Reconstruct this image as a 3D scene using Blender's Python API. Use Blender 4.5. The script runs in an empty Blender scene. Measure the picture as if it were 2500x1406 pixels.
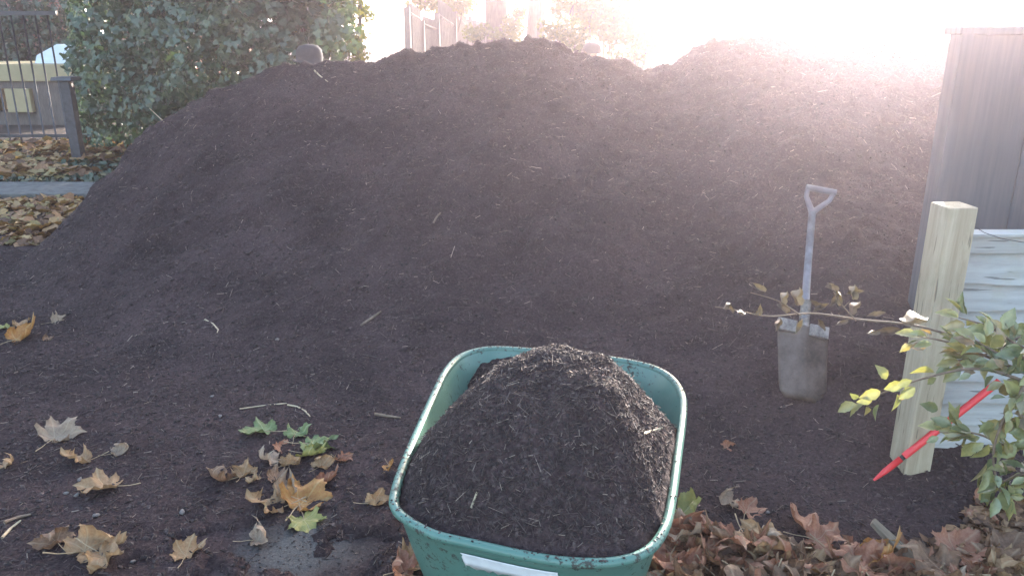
import bpy, bmesh, math, random
import numpy as np
from mathutils import Vector, Matrix, Euler
R = math.radians
sc = bpy.context.scene
C = sc.collection
random.seed(7)
rng = np.random.default_rng(11)

# ---------------------------------------------------------------- camera
CAMH, PITCH, F = 1.5, 18.0, 1960.0
cd = bpy.data.cameras.new('camera'); cam = bpy.data.objects.new('camera', cd); C.objects.link(cam)
cam.location = (0, 0, CAMH); cam.rotation_euler = (R(90-PITCH), 0, 0)
cd.sensor_width = 36; cd.lens = F/2500*36; cd.clip_start = .05; cd.clip_end = 2000
sc.camera = cam
# ---------------------------------------------------------------- light
SUN_EL, SUN_AZ = 10.5, 24      # azimuth to the right of the view direction (+Y)
w = bpy.data.worlds.new('World'); sc.world = w; w.use_nodes = True
nt = w.node_tree; bg = nt.nodes['Background']
sky = nt.nodes.new('ShaderNodeTexSky'); sky.sky_type = 'NISHITA'; sky.sun_disc = False
sky.sun_elevation = R(SUN_EL); sky.sun_rotation = R(SUN_AZ); sky.air_density = 1.0; sky.dust_density = 2.0; sky.ozone_density = 1.0
nt.links.new(sky.outputs[0], bg.inputs[0]); bg.inputs[1].default_value = 0.15
sl = bpy.data.lights.new('sun', 'SUN'); sl.energy = 4.0; sl.angle = R(.5); sl.color = (1, .93, .84)
sun = bpy.data.objects.new('sun', sl); C.objects.link(sun)
sd = Vector((math.sin(R(SUN_AZ))*math.cos(R(SUN_EL)), math.cos(R(SUN_AZ))*math.cos(R(SUN_EL)), math.sin(R(SUN_EL))))
sun.rotation_euler = sd.to_track_quat('Z', 'Y').to_euler(); sun.location = sd*50
sc.view_settings.view_transform = 'Standard'; sc.view_settings.look = 'None'
sc.view_settings.exposure = 2.95; sc.view_settings.gamma = 1
sc.render.engine = 'CYCLES'
sc.cycles.use_denoising = True
sc.cycles.max_bounces = 6; sc.cycles.diffuse_bounces = 3; sc.cycles.volume_bounces = 1
sc.cycles.transparent_max_bounces = 8; sc.cycles.caustics_reflective = False; sc.cycles.caustics_refractive = False

HAZE_D, HAZE_G, HAZE_C = .0048, .83, (1.0, .87, .99)  # added haze; its pinkish tint imitates the mauve veil of the glare

# ---------------------------------------------------------------- helpers
_c, _s = math.cos(R(PITCH)), math.sin(R(PITCH))
def ray(px, py):
    u = (px-1250)/F; v = (703-py)/F
    return Vector((u, _c+_s*v, -_s+_c*v))
def at(px, py, Y):
    d = ray(px, py); t = Y/d.y
    return Vector((d.x*t, Y, CAMH+d.z*t))
def gnd(px, py, z=0.):
    d = ray(px, py); t = (z-CAMH)/d.z
    return Vector((d.x*t, d.y*t, z))
def tag(o, label=None, cat=None, group=None, kind=None):
    if label: o['label'] = label
    if cat: o['category'] = cat
    if group: o['group'] = group
    if kind: o['kind'] = kind
    return o
def empty(name, loc, rz=0.):
    o = bpy.data.objects.new(name, None); C.objects.link(o); o.location = loc; o.rotation_euler = (0, 0, rz)
    o.empty_display_size = .1
    return o
def link(name, me, mat=None, parent=None, smooth=False):
    if mat is not None:
        me.materials.clear(); me.materials.append(mat)
    if smooth:
        me.polygons.foreach_set('use_smooth', [True]*len(me.polygons))
    o = bpy.data.objects.new(name, me); C.objects.link(o)
    if parent is not None: o.parent = parent
    return o
def mesh(name, v, f):
    me = bpy.data.meshes.new(name)
    me.from_pydata([tuple(map(float, a)) for a in v], [], [tuple(map(int, a)) for a in f])
    me.update(); return me
def grid_mesh(name, xs, ys, Z, smooth=True):
    nx, ny = len(xs), len(ys)
    X, Y = np.meshgrid(xs, ys)
    co = np.stack([X, Y, Z], -1).reshape(-1, 3).astype(np.float32)
    idx = np.arange(nx*ny).reshape(ny, nx)
    q = np.stack([idx[:-1, :-1], idx[:-1, 1:], idx[1:, 1:], idx[1:, :-1]], -1).reshape(-1, 4)
    return fast_mesh(name, co, q, smooth)
def fast_mesh(name, co, faces, smooth=False):
    """co (N,3), faces (M,k) of one size"""
    me = bpy.data.meshes.new(name); k = faces.shape[1]
    me.vertices.add(len(co)); me.vertices.foreach_set('co', np.ascontiguousarray(co, dtype=np.float32).ravel())
    me.loops.add(faces.size); me.loops.foreach_set('vertex_index', faces.astype(np.int32).ravel())
    me.polygons.add(len(faces)); me.polygons.foreach_set('loop_start', np.arange(0, faces.size, k, dtype=np.int32))
    me.polygons.foreach_set('use_smooth', np.full(len(faces), smooth))
    me.update(calc_edges=True); me.validate(); return me
def vnoise(x, y, seed=0):
    xi = np.floor(x).astype(np.int64); yi = np.floor(y).astype(np.int64)
    fx = x-xi; fy = y-yi; fx = fx*fx*(3-2*fx); fy = fy*fy*(3-2*fy)
    def h(a, b):
        n = (a*374761393 + b*668265263 + seed*974711) & 0xffffffff
        n = ((n ^ (n >> 13))*1274126177) & 0xffffffff
        return ((n ^ (n >> 16)) & 0xffff)/65535.
    return (h(xi, yi)*(1-fx)+h(xi+1, yi)*fx)*(1-fy)+(h(xi, yi+1)*(1-fx)+h(xi+1, yi+1)*fx)*fy
def fbm(x, y, s, octv=4, seed=0):
    x = np.asarray(x, float); y = np.asarray(y, float)
    o = np.zeros_like(x); a = 1.; t = 0
    for i in range(octv):
        o += a*(vnoise(x*s+31.7*i, y*s-17.3*i, seed+i)-.5); t += a; a *= .55; s *= 2.03
    return o/t*2
class MB:
    """collects simple shapes into one mesh"""
    def __init__(s): s.v = []; s.f = []
    def box(s, a, b, M=None, taper=1.):
        x0, y0, z0 = a; x1, y1, z1 = b; n = len(s.v)
        cx, cy = (x0+x1)/2, (y0+y1)/2
        P = [(x0, y0, z0), (x1, y0, z0), (x1, y1, z0), (x0, y1, z0)]
        P += [(cx+(x-cx)*taper, cy+(y-cy)*taper, z1) for x, y, _ in P]
        if M is not None: P = [tuple(M @ Vector(p)) for p in P]
        s.v += P
        s.f += [tuple(n+i for i in q) for q in ((0, 3, 2, 1), (4, 5, 6, 7), (0, 1, 5, 4), (1, 2, 6, 5), (2, 3, 7, 6), (3, 0, 4, 7))]
        return s
    def tube(s, pts, rad, k=8, flat=1., closed=False):
        pts = [Vector(p) for p in pts]; n = len(pts)
        if not hasattr(rad, '__len__'): rad = [rad]*n
        up = None; base = len(s.v)
        for i, p in enumerate(pts):
            if closed: t = pts[(i+1) % n]-pts[i-1]
            else: t = pts[min(i+1, n-1)]-pts[max(i-1, 0)]
            t.normalize()
            if up is None: up = Vector((0, 0, 1)) if abs(t.z) < .9 else Vector((0, 1, 0))
            a = t.cross(up)
            if a.length < 1e-4: a = t.cross(Vector((1, 0, 0)))
            a.normalize(); b = a.cross(t).normalized(); up = b
            for j in range(k):
                an = 2*math.pi*j/k
                s.v.append(tuple(p+a*math.cos(an)*rad[i]+b*math.sin(an)*rad[i]*flat))
        for i in range(n if closed else n-1):
            i2 = (i+1) % n
            for j in range(k):
                j2 = (j+1) % k
                s.f.append((base+i*k+j, base+i2*k+j, base+i2*k+j2, base+i*k+j2)[::-1])
        if not closed:
            s.f.append(tuple(base+j for j in range(k)))
            s.f.append(tuple(base+(n-1)*k+j for j in range(k))[::-1])
        return s
    def build(s, name, mat, parent=None, smooth=False, bevel=0, loc=None):
        me = mesh(name, s.v, s.f)
        o = link(name, me, mat, parent, smooth)
        if loc: o.location = loc
        if bevel:
            m = o.modifiers.new('bevel', 'BEVEL'); m.width = bevel; m.segments = 2; m.limit_method = 'ANGLE'
        return o

# ---------------------------------------------------------------- materials
def new_mat(name):
    m = bpy.data.materials.new(name); m.use_nodes = True
    n = m.node_tree; b = n.nodes['Principled BSDF']
    return m, n, b
def ramp(n, src, stops):
    r = n.nodes.new('ShaderNodeValToRGB'); n.links.new(src, r.inputs[0])
    e = r.color_ramp.elements
    while len(e) < len(stops): e.new(.5)
    for i, (p, c) in enumerate(stops): e[i].position = p; e[i].color = (*c, 1)
    return r.outputs[0]
def noise(n, scale, detail=4, rough=.6, vec=None, dist=0.):
    t = n.nodes.new('ShaderNodeTexNoise'); t.inputs['Scale'].default_value = scale
    t.inputs['Detail'].default_value = detail; t.inputs['Roughness'].default_value = rough; t.inputs['Distortion'].default_value = dist
    if vec is not None: n.links.new(vec, t.inputs['Vector'])
    return t.outputs['Fac']
def coords(n, kind='Object', scale=None):
    t = n.nodes.new('ShaderNodeTexCoord').outputs[kind]
    if scale:
        mp = n.nodes.new('ShaderNodeMapping'); mp.inputs['Scale'].default_value = scale
        n.links.new(t, mp.inputs[0]); t = mp.outputs[0]
    return t
def mix(n, fac, a, b, mode='MIX'):
    m = n.nodes.new('ShaderNodeMix'); m.data_type = 'RGBA'; m.blend_type = mode
    for s, v in ((m.inputs[0], fac), (m.inputs[6], a), (m.inputs[7], b)):
        if hasattr(v, 'is_output'): n.links.new(v, s)
        elif isinstance(v, (int, float)): s.default_value = v
        else: s.default_value = (*v, 1)
    return m.outputs[2]
def bump(n, b, h, strength=.4, dist=.01):
    k = n.nodes.new('ShaderNodeBump'); k.inputs['Strength'].default_value = strength; k.inputs['Distance'].default_value = dist
    n.links.new(h, k.inputs['Height']); n.links.new(k.outputs[0], b.inputs['Normal'])
def plain(name, col, rough=.6, var=.25, scale=12, metal=0, bstr=.2, stretch=None, spec=.5):
    m, n, b = new_mat(name); v = coords(n, 'Object', stretch)
    f = noise(n, scale, 5, .6, v)
    lo = tuple(c*(1-var) for c in col); hi = tuple(min(1, c*(1+var)) for c in col)
    n.links.new(ramp(n, f, [(.3, lo), (.7, hi)]), b.inputs['Base Color'])
    b.inputs['Roughness'].default_value = rough; b.inputs['Metallic'].default_value = metal
    b.inputs['Specular IOR Level'].default_value = spec
    if bstr: bump(n, b, f, bstr, .004)
    return m
def compost_nodes(n):
    v = coords(n)
    f1 = noise(n, 9, 6, .7, v); f2 = noise(n, 95, 4, .7, v); f3 = noise(n, 2.2, 3, .5, v)
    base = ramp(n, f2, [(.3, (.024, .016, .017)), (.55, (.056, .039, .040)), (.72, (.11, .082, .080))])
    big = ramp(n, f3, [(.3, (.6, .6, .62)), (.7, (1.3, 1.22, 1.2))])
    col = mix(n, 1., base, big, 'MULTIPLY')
    vo = n.nodes.new('ShaderNodeTexVoronoi'); vo.inputs['Scale'].default_value = 70; n.links.new(v, vo.inputs['Vector'])
    fl = ramp(n, vo.outputs['Distance'], [(.06, (1, 1, 1)), (.12, (0, 0, 0))])
    f4 = noise(n, 40, 2, .5, v); gate = ramp(n, f4, [(.6, (0, 0, 0)), (.66, (1, 1, 1))])
    fl = mix(n, 1., fl, gate, 'MULTIPLY')
    col = mix(n, fl, col, (.16, .12, .095))
    mm = n.nodes.new('ShaderNodeMath'); mm.operation = 'ADD'; n.links.new(f1, mm.inputs[0])
    m2 = n.nodes.new('ShaderNodeMath'); m2.operation = 'MULTIPLY'; n.links.new(f2, m2.inputs[0]); m2.inputs[1].default_value = .5
    n.links.new(m2.outputs[0], mm.inputs[1])
    return col, mm.outputs[0]
M = {}
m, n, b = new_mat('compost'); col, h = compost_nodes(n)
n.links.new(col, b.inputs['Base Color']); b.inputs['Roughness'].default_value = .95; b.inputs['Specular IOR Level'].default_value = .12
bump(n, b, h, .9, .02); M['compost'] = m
# ground: compost near, worn grey paving patches, tarmac further off
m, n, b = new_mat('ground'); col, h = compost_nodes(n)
v = coords(n); sx = n.nodes.new('ShaderNodeSeparateXYZ'); n.links.new(v, sx.inputs[0])
tar = ramp(n, noise(n, 160, 4, .7, v), [(.3, (.05, .047, .045)), (.7, (.13, .12, .115))])
def dist_mask(cx, cy, r0, r1, dist=.35):
    d = n.nodes.new('ShaderNodeVectorMath'); d.operation = 'DISTANCE'; n.links.new(v, d.inputs[0]); d.inputs[1].default_value = (cx, cy, 0)
    q = n.nodes.new('ShaderNodeMath'); q.operation = 'MULTIPLY_ADD'; n.links.new(noise(n, 7, 6, .75, v), q.inputs[0]); q.inputs[1].default_value = dist
    n.links.new(d.outputs['Value'], q.inputs[2])
    return ramp(n, q.outputs[0], [(r0, (1, 1, 1)), (r1, (0, 0, 0))])
p = gnd(720, 1345)
col = mix(n, dist_mask(p.x, p.y, .24, .42), col, tar)
p = gnd(90, 1230)
col = mix(n, mix(n, .55, (0, 0, 0), dist_mask(p.x, p.y, .25, .6)), col, tar)
q = n.nodes.new('ShaderNodeMath'); q.operation = 'MULTIPLY_ADD'; n.links.new(noise(n, 3, 5, .7, v), q.inputs[0]); q.inputs[1].default_value = .8
n.links.new(sx.outputs['Y'], q.inputs[2])
mr = n.nodes.new('ShaderNodeMapRange'); n.links.new(q.outputs[0], mr.inputs[0]); mr.inputs[1].default_value = 6.0; mr.inputs[2].default_value = 6.7
col = mix(n, mr.outputs[0], col, mix(n, .75, tar, (.05, .036, .028)))
n.links.new(col, b.inputs['Base Color']); b.inputs['Roughness'].default_value = .95; b.inputs['Specular IOR Level'].default_value = .12; bump(n, b, h, .7, .012); M['ground'] = m

M['pavement'] = plain('pavement', (.11, .105, .10), .9, .4, 14, bstr=.6)
M['brick'] = None
m, n, b = new_mat('brick_wall'); v = coords(n)
bt = n.nodes.new('ShaderNodeTexBrick'); bt.inputs['Scale'].default_value = 4.4
mp = n.nodes.new('ShaderNodeMapping'); mp.inputs['Rotation'].default_value = (R(90), 0, 0); n.links.new(v, mp.inputs[0]); n.links.new(mp.outputs[0], bt.inputs['Vector'])
bt.inputs['Color1'].default_value = (.22, .08, .055, 1); bt.inputs['Color2'].default_value = (.3, .13, .09, 1); bt.inputs['Mortar'].default_value = (.3, .27, .24, 1)
n.links.new(bt.outputs[0], b.inputs['Base Color']); b.inputs['Roughness'].default_value = .9; M['brick'] = m
M['iron'] = plain('iron', (.035, .036, .045), .45, .4, 25)
M['cream'] = plain('cream_paint', (.34, .275, .155), .55, .12, 6)
M['whitecover'] = plain('white_cover', (.6, .64, .72), .5, .1, 4)
M['darkmetal'] = plain('dark_metal', (.05, .05, .055), .5, .3)
M['fence_back'] = plain('weathered_wood', (.12, .10, .09), .85, .3, 9, stretch=(8, 8, 1))
M['bark'] = plain('bark', (.08, .062, .05), .9, .5, 10, stretch=(3, 3, .6), bstr=.8)
M['plaster'] = plain('white_plaster', (.75, .74, .72), .8, .05)
M['rooftile'] = plain('roof_tile', (.28, .09, .06), .8, .3, 10)
M['redroof'] = plain('red_roof', (.42, .08, .09), .7, .15, 5)
M['bluepaint'] = plain('blue_paint', (.22, .33, .48), .4, .1)
M['glass'] = plain('window_glass', (.03, .04, .05), .1, .1, bstr=0)
M['felt'] = plain('roof_felt', (.04, .04, .045), .9, .2, 40)
m, n, b = new_mat('shed_board'); v = coords(n, 'Object', (14, 14, .8))
f = noise(n, 3, 5, .6, v); n.links.new(ramp(n, f, [(.25, (.045, .052, .06)), (.75, (.085, .094, .105))]), b.inputs['Base Color']); b.inputs['Roughness'].default_value = .7
bump(n, b, f, .4, .005); M['shed'] = m
def wood(name, lo, hi, ax='z', knots=True, rough=.8, green=None):
    m, n, b = new_mat(name)
    st = {'z': (9, 9, .7), 'x': (.7, 9, 9), 'y': (9, .7, 9)}[ax]
    v = coords(n, 'Object', st); f = noise(n, 4, 7, .7, v, .6)
    col = ramp(n, f, [(.3, lo), (.68, hi)])
    vo = coords(n, 'Object'); f2 = noise(n, 5, 5, .7, vo)
    col = mix(n, ramp(n, f2, [(.52, (0, 0, 0)), (.75, (.6, .6, .6))]), col, green or tuple(c*.5 for c in lo))
    vk = n.nodes.new('ShaderNodeTexVoronoi'); vk.inputs['Scale'].default_value = 3.3
    mk = n.nodes.new('ShaderNodeMapping'); mk.inputs['Scale'].default_value = {'z': (1.6, 1.6, 1), 'x': (1, 1.6, 2.2), 'y': (1.6, 1, 1.6)}[ax]
    n.links.new(vo, mk.inputs[0]); n.links.new(mk.outputs[0], vk.inputs['Vector'])
    col = mix(n, ramp(n, vk.outputs['Distance'], [(.03, (.8, .8, .8)), (.09, (0, 0, 0))]), col, tuple(c*.4 for c in lo))
    crk = ramp(n, noise(n, 9, 3, .5, v), [(.30, (.75, .75, .75)), (.34, (0, 0, 0))]); col = mix(n, crk, col, tuple(c*.35 for c in lo))
    n.links.new(col, b.inputs['Base Color']); b.inputs['Roughness'].default_value = rough
    b.inputs['Specular IOR Level'].default_value = .3
    bump(n, b, f, .5, .004); return m
M['post'] = wood('pale_post_wood', (.28, .225, .15), (.46, .385, .28), 'z', green=(.26, .25, .15))
M['panel'] = wood('pale_panel_wood', (.29, .285, .27), (.43, .425, .41), 'x', green=(.30, .29, .19))
M['offcut'] = wood('offcut_wood', (.09, .075, .055), (.24, .2, .15), 'y')
M['stake'] = wood('stake_wood', (.2, .15, .1), (.35, .28, .2), 'z')
M['twig'] = plain('twig', (.17, .12, .085), .8, .4, 40)
M['straw'] = plain('straw', (.42, .33, .22), .7, .3, 30, bstr=0)
M['stone'] = plain('stone', (.2, .175, .165), .9, .4, 90, bstr=.8)
M['red'] = plain('red_plastic', (.75, .045, .05), .35, .08, 8, bstr=0)
M['black'] = plain('black_tape', (.02, .02, .02), .6, .1)
M['skin'] = plain('skin', (.5, .31, .23), .55, .06, bstr=0)
M['hat'] = plain('dark_felt', (.03, .028, .032), .9, .2, 60)
M['coat'] = plain('dark_cloth', (.04, .042, .055), .9, .2, 40)
M['coat_grey'] = plain('grey_cloth', (.16, .16, .19), .9, .2, 40)
M['jeans'] = plain('jeans', (.06, .08, .14), .9, .2, 40)
M['boot'] = plain('boot', (.03, .025, .02), .6, .2)
M['hair'] = plain('hair', (.06, .04, .03), .8, .3, 50)
M['tyre'] = plain('tyre', (.025, .025, .025), .85, .2, 40)
# green plastic with soil dust
def plastic(name, dirt):
    m, n, b = new_mat(name); v = coords(n)
    f = noise(n, 5, 6, .7, v); col = ramp(n, f, [(.3, (.075, .165, .135)), (.7, (.10, .205, .165))])
    f2 = noise(n, 60, 5, .75, v); f3 = noise(n, 5, 3, .6, v)
    mm = n.nodes.new('ShaderNodeMath'); mm.operation = 'MULTIPLY_ADD'; n.links.new(f3, mm.inputs[0]); mm.inputs[1].default_value = .55; n.links.new(f2, mm.inputs[2])
    d = ramp(n, mm.outputs[0], [(dirt, (0, 0, 0)), (dirt+.07, (.9, .9, .9))])
    n.links.new(mix(n, d, col, (.045, .033, .028)), b.inputs['Base Color'])
    rr = n.nodes.new('ShaderNodeMapRange'); n.links.new(d, rr.inputs[0]); rr.inputs[3].default_value = .32; rr.inputs[4].default_value = .95
    n.links.new(rr.outputs[0], b.inputs['Roughness']); bump(n, b, f2, .15, .003)
    return m
M['plastic'] = plastic('green_plastic', .88); M['plastic_rim'] = plastic('green_plastic_rim', .84)
m, n, b = new_mat('white_tape'); v = coords(n)
f = noise(n, 30, 5, .6, v); n.links.new(ramp(n, f, [(.3, (.62, .62, .63)), (.7, (.8, .8, .8))]), b.inputs['Base Color']); b.inputs['Roughness'].default_value = .6
bump(n, b, f, .3, .003); M['tape'] = m
m, n, b = new_mat('spade_metal'); v = coords(n)
f = noise(n, 9, 6, .75, v); n.links.new(ramp(n, f, [(.35, (.06, .042, .034)), (.6, (.15, .108, .09))]), b.inputs['Base Color']); b.inputs['Roughness'].default_value = .6; b.inputs['Metallic'].default_value = .3
bump(n, b, f, .4, .003); M['spade'] = m
m, n, b = new_mat('spade_tread'); f = noise(n, 14, 6, .75, coords(n))
n.links.new(ramp(n, f, [(.4, (.09, .07, .06)), (.6, (.30, .26, .23))]), b.inputs['Base Color']); b.inputs['Roughness'].default_value = .5; M['tread'] = m
M['shaft'] = plain('spade_shaft', (.13, .13, .15), .6, .5, 18)
M['grip'] = plain('spade_grip', (.10, .10, .12), .6, .4)

def foliage_mat(name, cols, trans=.5, rough=.45, spec=.5):
    """leaf colour from a per-leaf 'tone' attribute; the leaf lets light through"""
    m, n, b = new_mat(name)
    a = n.nodes.new('ShaderNodeAttribute'); a.attribute_name = 'tone'
    k = len(cols); col = ramp(n, a.outputs['Fac'], [(i/(k-1), c) for i, c in enumerate(cols)])
    f = noise(n, 50, 3, .6, coords(n)); col = mix(n, 1., col, ramp(n, f, [(.3, (.75, .75, .75)), (.7, (1.25, 1.25, 1.25))]), 'MULTIPLY')
    n.links.new(col, b.inputs['Base Color']); b.inputs['Roughness'].default_value = rough; b.inputs['Specular IOR Level'].default_value = spec
    t = n.nodes.new('ShaderNodeBsdfTranslucent'); n.links.new(mix(n, 1., col, (1.3, 1.25, .6), 'MULTIPLY'), t.inputs[0])
    s = n.nodes.new('ShaderNodeMixShader'); s.inputs[0].default_value = trans
    n.links.new(b.outputs[0], s.inputs[1]); n.links.new(t.outputs[0], s.inputs[2])
    n.links.new(s.outputs[0], n.nodes['Material Output'].inputs[0]); return m
M['ivy'] = foliage_mat('ivy_leaf', [(.018, .035, .018), (.035, .07, .04), (.05, .09, .05), (.09, .13, .05)], .25, .32, .6)
M['yellow'] = foliage_mat('yellow_leaf', [(.035, .055, .014), (.075, .09, .017), (.15, .13, .02), (.12, .085, .02)], .35, .5)
M['beech'] = foliage_mat('hedge_leaf', [(.12, .15, .07), (.19, .21, .10), (.27, .26, .10), (.24, .165, .10)], .25, .3, .8)
M['drybeech'] = foliage_mat('dry_hedge_leaf', [(.08, .06, .05), (.15, .115, .095), (.2, .16, .11)], .08, .6)
M['litter'] = foliage_mat('leaf_litter', [(.08, .045, .03), (.2, .11, .065), (.33, .19, .10), (.36, .24, .12), (.2, .17, .07)], .15, .7, .3)
M['cover'] = foliage_mat('ground_cover_leaf', [(.03, .055, .04), (.06, .09, .06), (.11, .09, .05)], .15, .5)
M['fibre'] = foliage_mat('compost_fibre', [(.026, .018, .018), (.065, .045, .043), (.13, .095, .085), (.34, .26, .21)], 0., .75, .3)

# big autumn leaves: colour from attributes 'vein' and 'edge' laid down with the blade
def dead_leaf_mat(name, main, alt, vein, trans=.2):
    m, n, b = new_mat(name); v = coords(n)
    f = noise(n, 14, 5, .65, v); col = ramp(n, f, [(.35, main), (.65, alt)])
    sp = noise(n, 110, 3, .6, v); col = mix(n, ramp(n, sp, [(.62, (0, 0, 0)), (.7, (.55, .55, .55))]), col, tuple(c*.3 for c in main))
    a = n.nodes.new('ShaderNodeAttribute'); a.attribute_name = 'vein'
    col = mix(n, a.outputs['Fac'], col, vein)
    e = n.nodes.new('ShaderNodeAttribute'); e.attribute_name = 'edge'
    col = mix(n, e.outputs['Fac'], col, tuple(c*.45 for c in main))
    n.links.new(col, b.inputs['Base Color']); b.inputs['Roughness'].default_value = .55; b.inputs['Specular IOR Level'].default_value = .4
    mm = n.nodes.new('ShaderNodeMath'); mm.operation = 'SUBTRACT'; n.links.new(f, mm.inputs[0]); n.links.new(a.outputs['Fac'], mm.inputs[1])
    bump(n, b, mm.outputs[0], .5, .004)
    t = n.nodes.new('ShaderNodeBsdfTranslucent'); n.links.new(col, t.inputs[0])
    s = n.nodes.new('ShaderNodeMixShader'); s.inputs[0].default_value = trans
    n.links.new(b.outputs[0], s.inputs[1]); n.links.new(t.outputs[0], s.inputs[2])
    n.links.new(s.outputs[0], n.nodes['Material Output'].inputs[0]); return m
LM = {
 'tan':    dead_leaf_mat('tan_leaf', (.30, .175, .09), (.41, .26, .14), (.46, .33, .2)),
 'orange': dead_leaf_mat('orange_leaf', (.38, .16, .05), (.44, .235, .075), (.5, .34, .16)),
 'brown':  dead_leaf_mat('brown_leaf', (.16, .09, .055), (.26, .15, .09), (.34, .23, .15)),
 'pale':   dead_leaf_mat('pale_leaf', (.27, .185, .13), (.37, .27, .19), (.42, .33, .24)),
 'green':  dead_leaf_mat('green_leaf', (.13, .165, .065), (.19, .235, .09), (.32, .35, .19)),
 'yellow': dead_leaf_mat('yellow_green_leaf', (.31, .28, .09), (.25, .25, .08), (.4, .37, .19)),
 'rust':   dead_leaf_mat('rust_leaf', (.28, .11, .065), (.37, .18, .11), (.42, .26, .17)),
}

# ---------------------------------------------------------------- the pile surface
YC = 6.0
crest_px = [(100, 590), (170, 560), (200, 505), (228, 452), (300, 395), (332, 322), (400, 290), (470, 240), (520, 207), (620, 187), (740, 152), (800, 138),
            (930, 138), (955, 128), (1050, 113), (1130, 96), (1200, 91), (1270, 104), (1330, 97), (1400, 125), (1450, 142), (1530, 150), (1590, 160),
            (1640, 155), (1700, 118), (1800, 92), (1900, 86), (2000, 88), (2200, 95), (2500, 130)]
_cw = [at(px, py, YC) for px, py in crest_px]
CX = np.array([p.x for p in _cw]); CZ = np.maximum(np.array([p.z for p in _cw]), 0); CZ[0] = -.06
FX = np.array([-4.2, -3.4, -2.6, -1.6, -.6, .3, .9, 1.3, 1.7, 2.2, 5.])
FY = np.array([5.5, 5.0, 3.95, 3.25, 2.85, 2.6, 2.3, 1.9, 1.8, 2.1, 2.4])
PT = gnd(725, 1365)
def pile(x, y, detail=True):
    x = np.asarray(x, float); y = np.asarray(y, float)
    cr = np.interp(x, CX, CZ, left=-.3, right=1.3)
    cr = cr*(1+0)  # crest height
    yf = np.interp(x, FX, FY)
    t = (y-yf)/(YC-yf)
    k = .09
    fr = np.where(t < 0, t*.12, 0) + np.where(t >= 0, np.clip(t, 0, 1)**1.28, 0)
    fr = np.where(t > .86, fr - .35*np.clip(t-.86, 0, .14)**1.5, fr)
    tail = 1.65*np.clip((x-1.0)/.8, 0, 1)*0
    tb = np.clip((y-YC)/1.15, 0, 1.3)
    z = np.where(y <= YC, cr*fr/(1-.35*.14**1.5), np.where(cr > 0, cr*(1-tb**1.3), cr))
    # toe on the right stays low until the shed side
    low = np.zeros_like(x)
    tt = np.clip((y-yf)/(3.3-yf), 0, None)
    zr = np.where(y < 3.3, .30*np.clip(tt, 0, 1)**.8, .30+(y-3.3)/(YC-3.3)*(cr-.30))
    zr = np.where(t < 0, t*.15, zr); zr = np.where(y > YC, z, zr)
    z = z*(1-low)+zr*low
    z = z + .0
    amp = np.clip(z*2.2, 0.08, 1)
    z = z + fbm(x, y*.7, 2.7, 3, 15)*.075*np.clip(z*1.5, 0, 1)*np.clip((YC-.35-y)/1., .1, 1)
    z = z + fbm(x, y, 1.1, 3, 5)*.10*np.clip(z, 0, 1)*np.clip((YC-.5-y)/1.2, .15, 1)
    if detail:
        z = z + fbm(x, y, 5, 4, 9)*.062*amp + fbm(x, y, 28, 3, 21)*.016*np.clip(amp*2, 0, 1)
        z = z + np.clip(fbm(x, y, 16, 3, 33)-.2, 0, 1)*.075*amp*np.clip((x+.9)/1.2, .2, 1)
    # the thin trodden layer that runs out over the tarmac
    lay = .018+fbm(x, y, 3, 3, 61)*.012 + (fbm(x, y, 28, 3, 21)*.009+fbm(x, y, 9, 3, 22)*.008 if detail else 0)
    lay = lay - .06*np.clip(1.25-np.hypot(x-PT[0], (y-PT[1])*1.3)/.26+fbm(x, y, 9, 4, 62)*2.2, 0, 1) - .1*np.clip((y-5.3+fbm(x, y, 2, 3, 63)*.4)/.6, 0, 1)
    return np.maximum(z-.012, lay)
def gz(x, y):
    return max(float(pile(x, y)), float(ground_z(x, y)))
def ground_z(x, y):
    return (fbm(x, y, 5, 3, 70)*.006+fbm(x, y, 28, 3, 21)*.007)*np.exp(-((np.asarray(x)/9.)**2+((np.asarray(y)-3)/7.)**2))
def surf(x, y): return np.maximum(pile(x, y), ground_z(x, y))

# ---------------------------------------------------------------- structure: ground, pavement
xs = np.concatenate([[-500, -200, -80, -40, -22, -14, -10, -8], np.arange(-6.5, -3.5, .04), np.arange(-3.5, 3, .022), np.arange(3, 5, .04), [5.3, 7, 10, 15, 25, 45, 90, 200, 500]])
ys = np.concatenate([[-300, -80, -20, -6, -2, -.5], np.arange(.5, 1.3, .04), np.arange(1.3, 5, .022), np.arange(5, 8, .04), [8.5, 10, 13, 18, 25, 40, 80, 200, 600]])
X, Y = np.meshgrid(xs, ys)
tag(link('ground', grid_mesh('ground', xs, ys, ground_z(X, Y)), M['ground']), 'dark compost-strewn tarmac ground', kind='structure')
mb = MB(); mb.box((-30, 7.25, -.05), (-1.2, 7.85, .05)); o = mb.build('pavement_kerb', M['pavement'], bevel=.01)
tag(o, 'grey kerb edging strip at the left behind the pile', kind='structure')
# compost pile
xs = np.arange(-4.6, 4.4, .018); ys = np.arange(.95, 7.3, .018)
X, Y = np.meshgrid(xs, ys); Z = pile(X, Y)
idx = np.arange(Z.size).reshape(Z.shape)
q = np.stack([idx[:-1, :-1], idx[:-1, 1:], idx[1:, 1:], idx[1:, :-1]], -1).reshape(-1, 4)
keep = (Z.ravel()[q].max(1) > -.02)
q = q[keep]; used = np.unique(q); remap = np.zeros(Z.size, np.int64); remap[used] = np.arange(len(used))
co = np.stack([X, Y, Z], -1).reshape(-1, 3)[used]
dx = fbm(co[:, 0]*1, co[:, 2]*1+co[:, 1], 18, 3, 50)*.02; co[:, 1] += dx
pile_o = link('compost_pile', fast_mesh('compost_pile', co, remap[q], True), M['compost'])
tag(pile_o, 'huge dark brown compost pile taller than the fence post filling the middle', 'compost pile')

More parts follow.
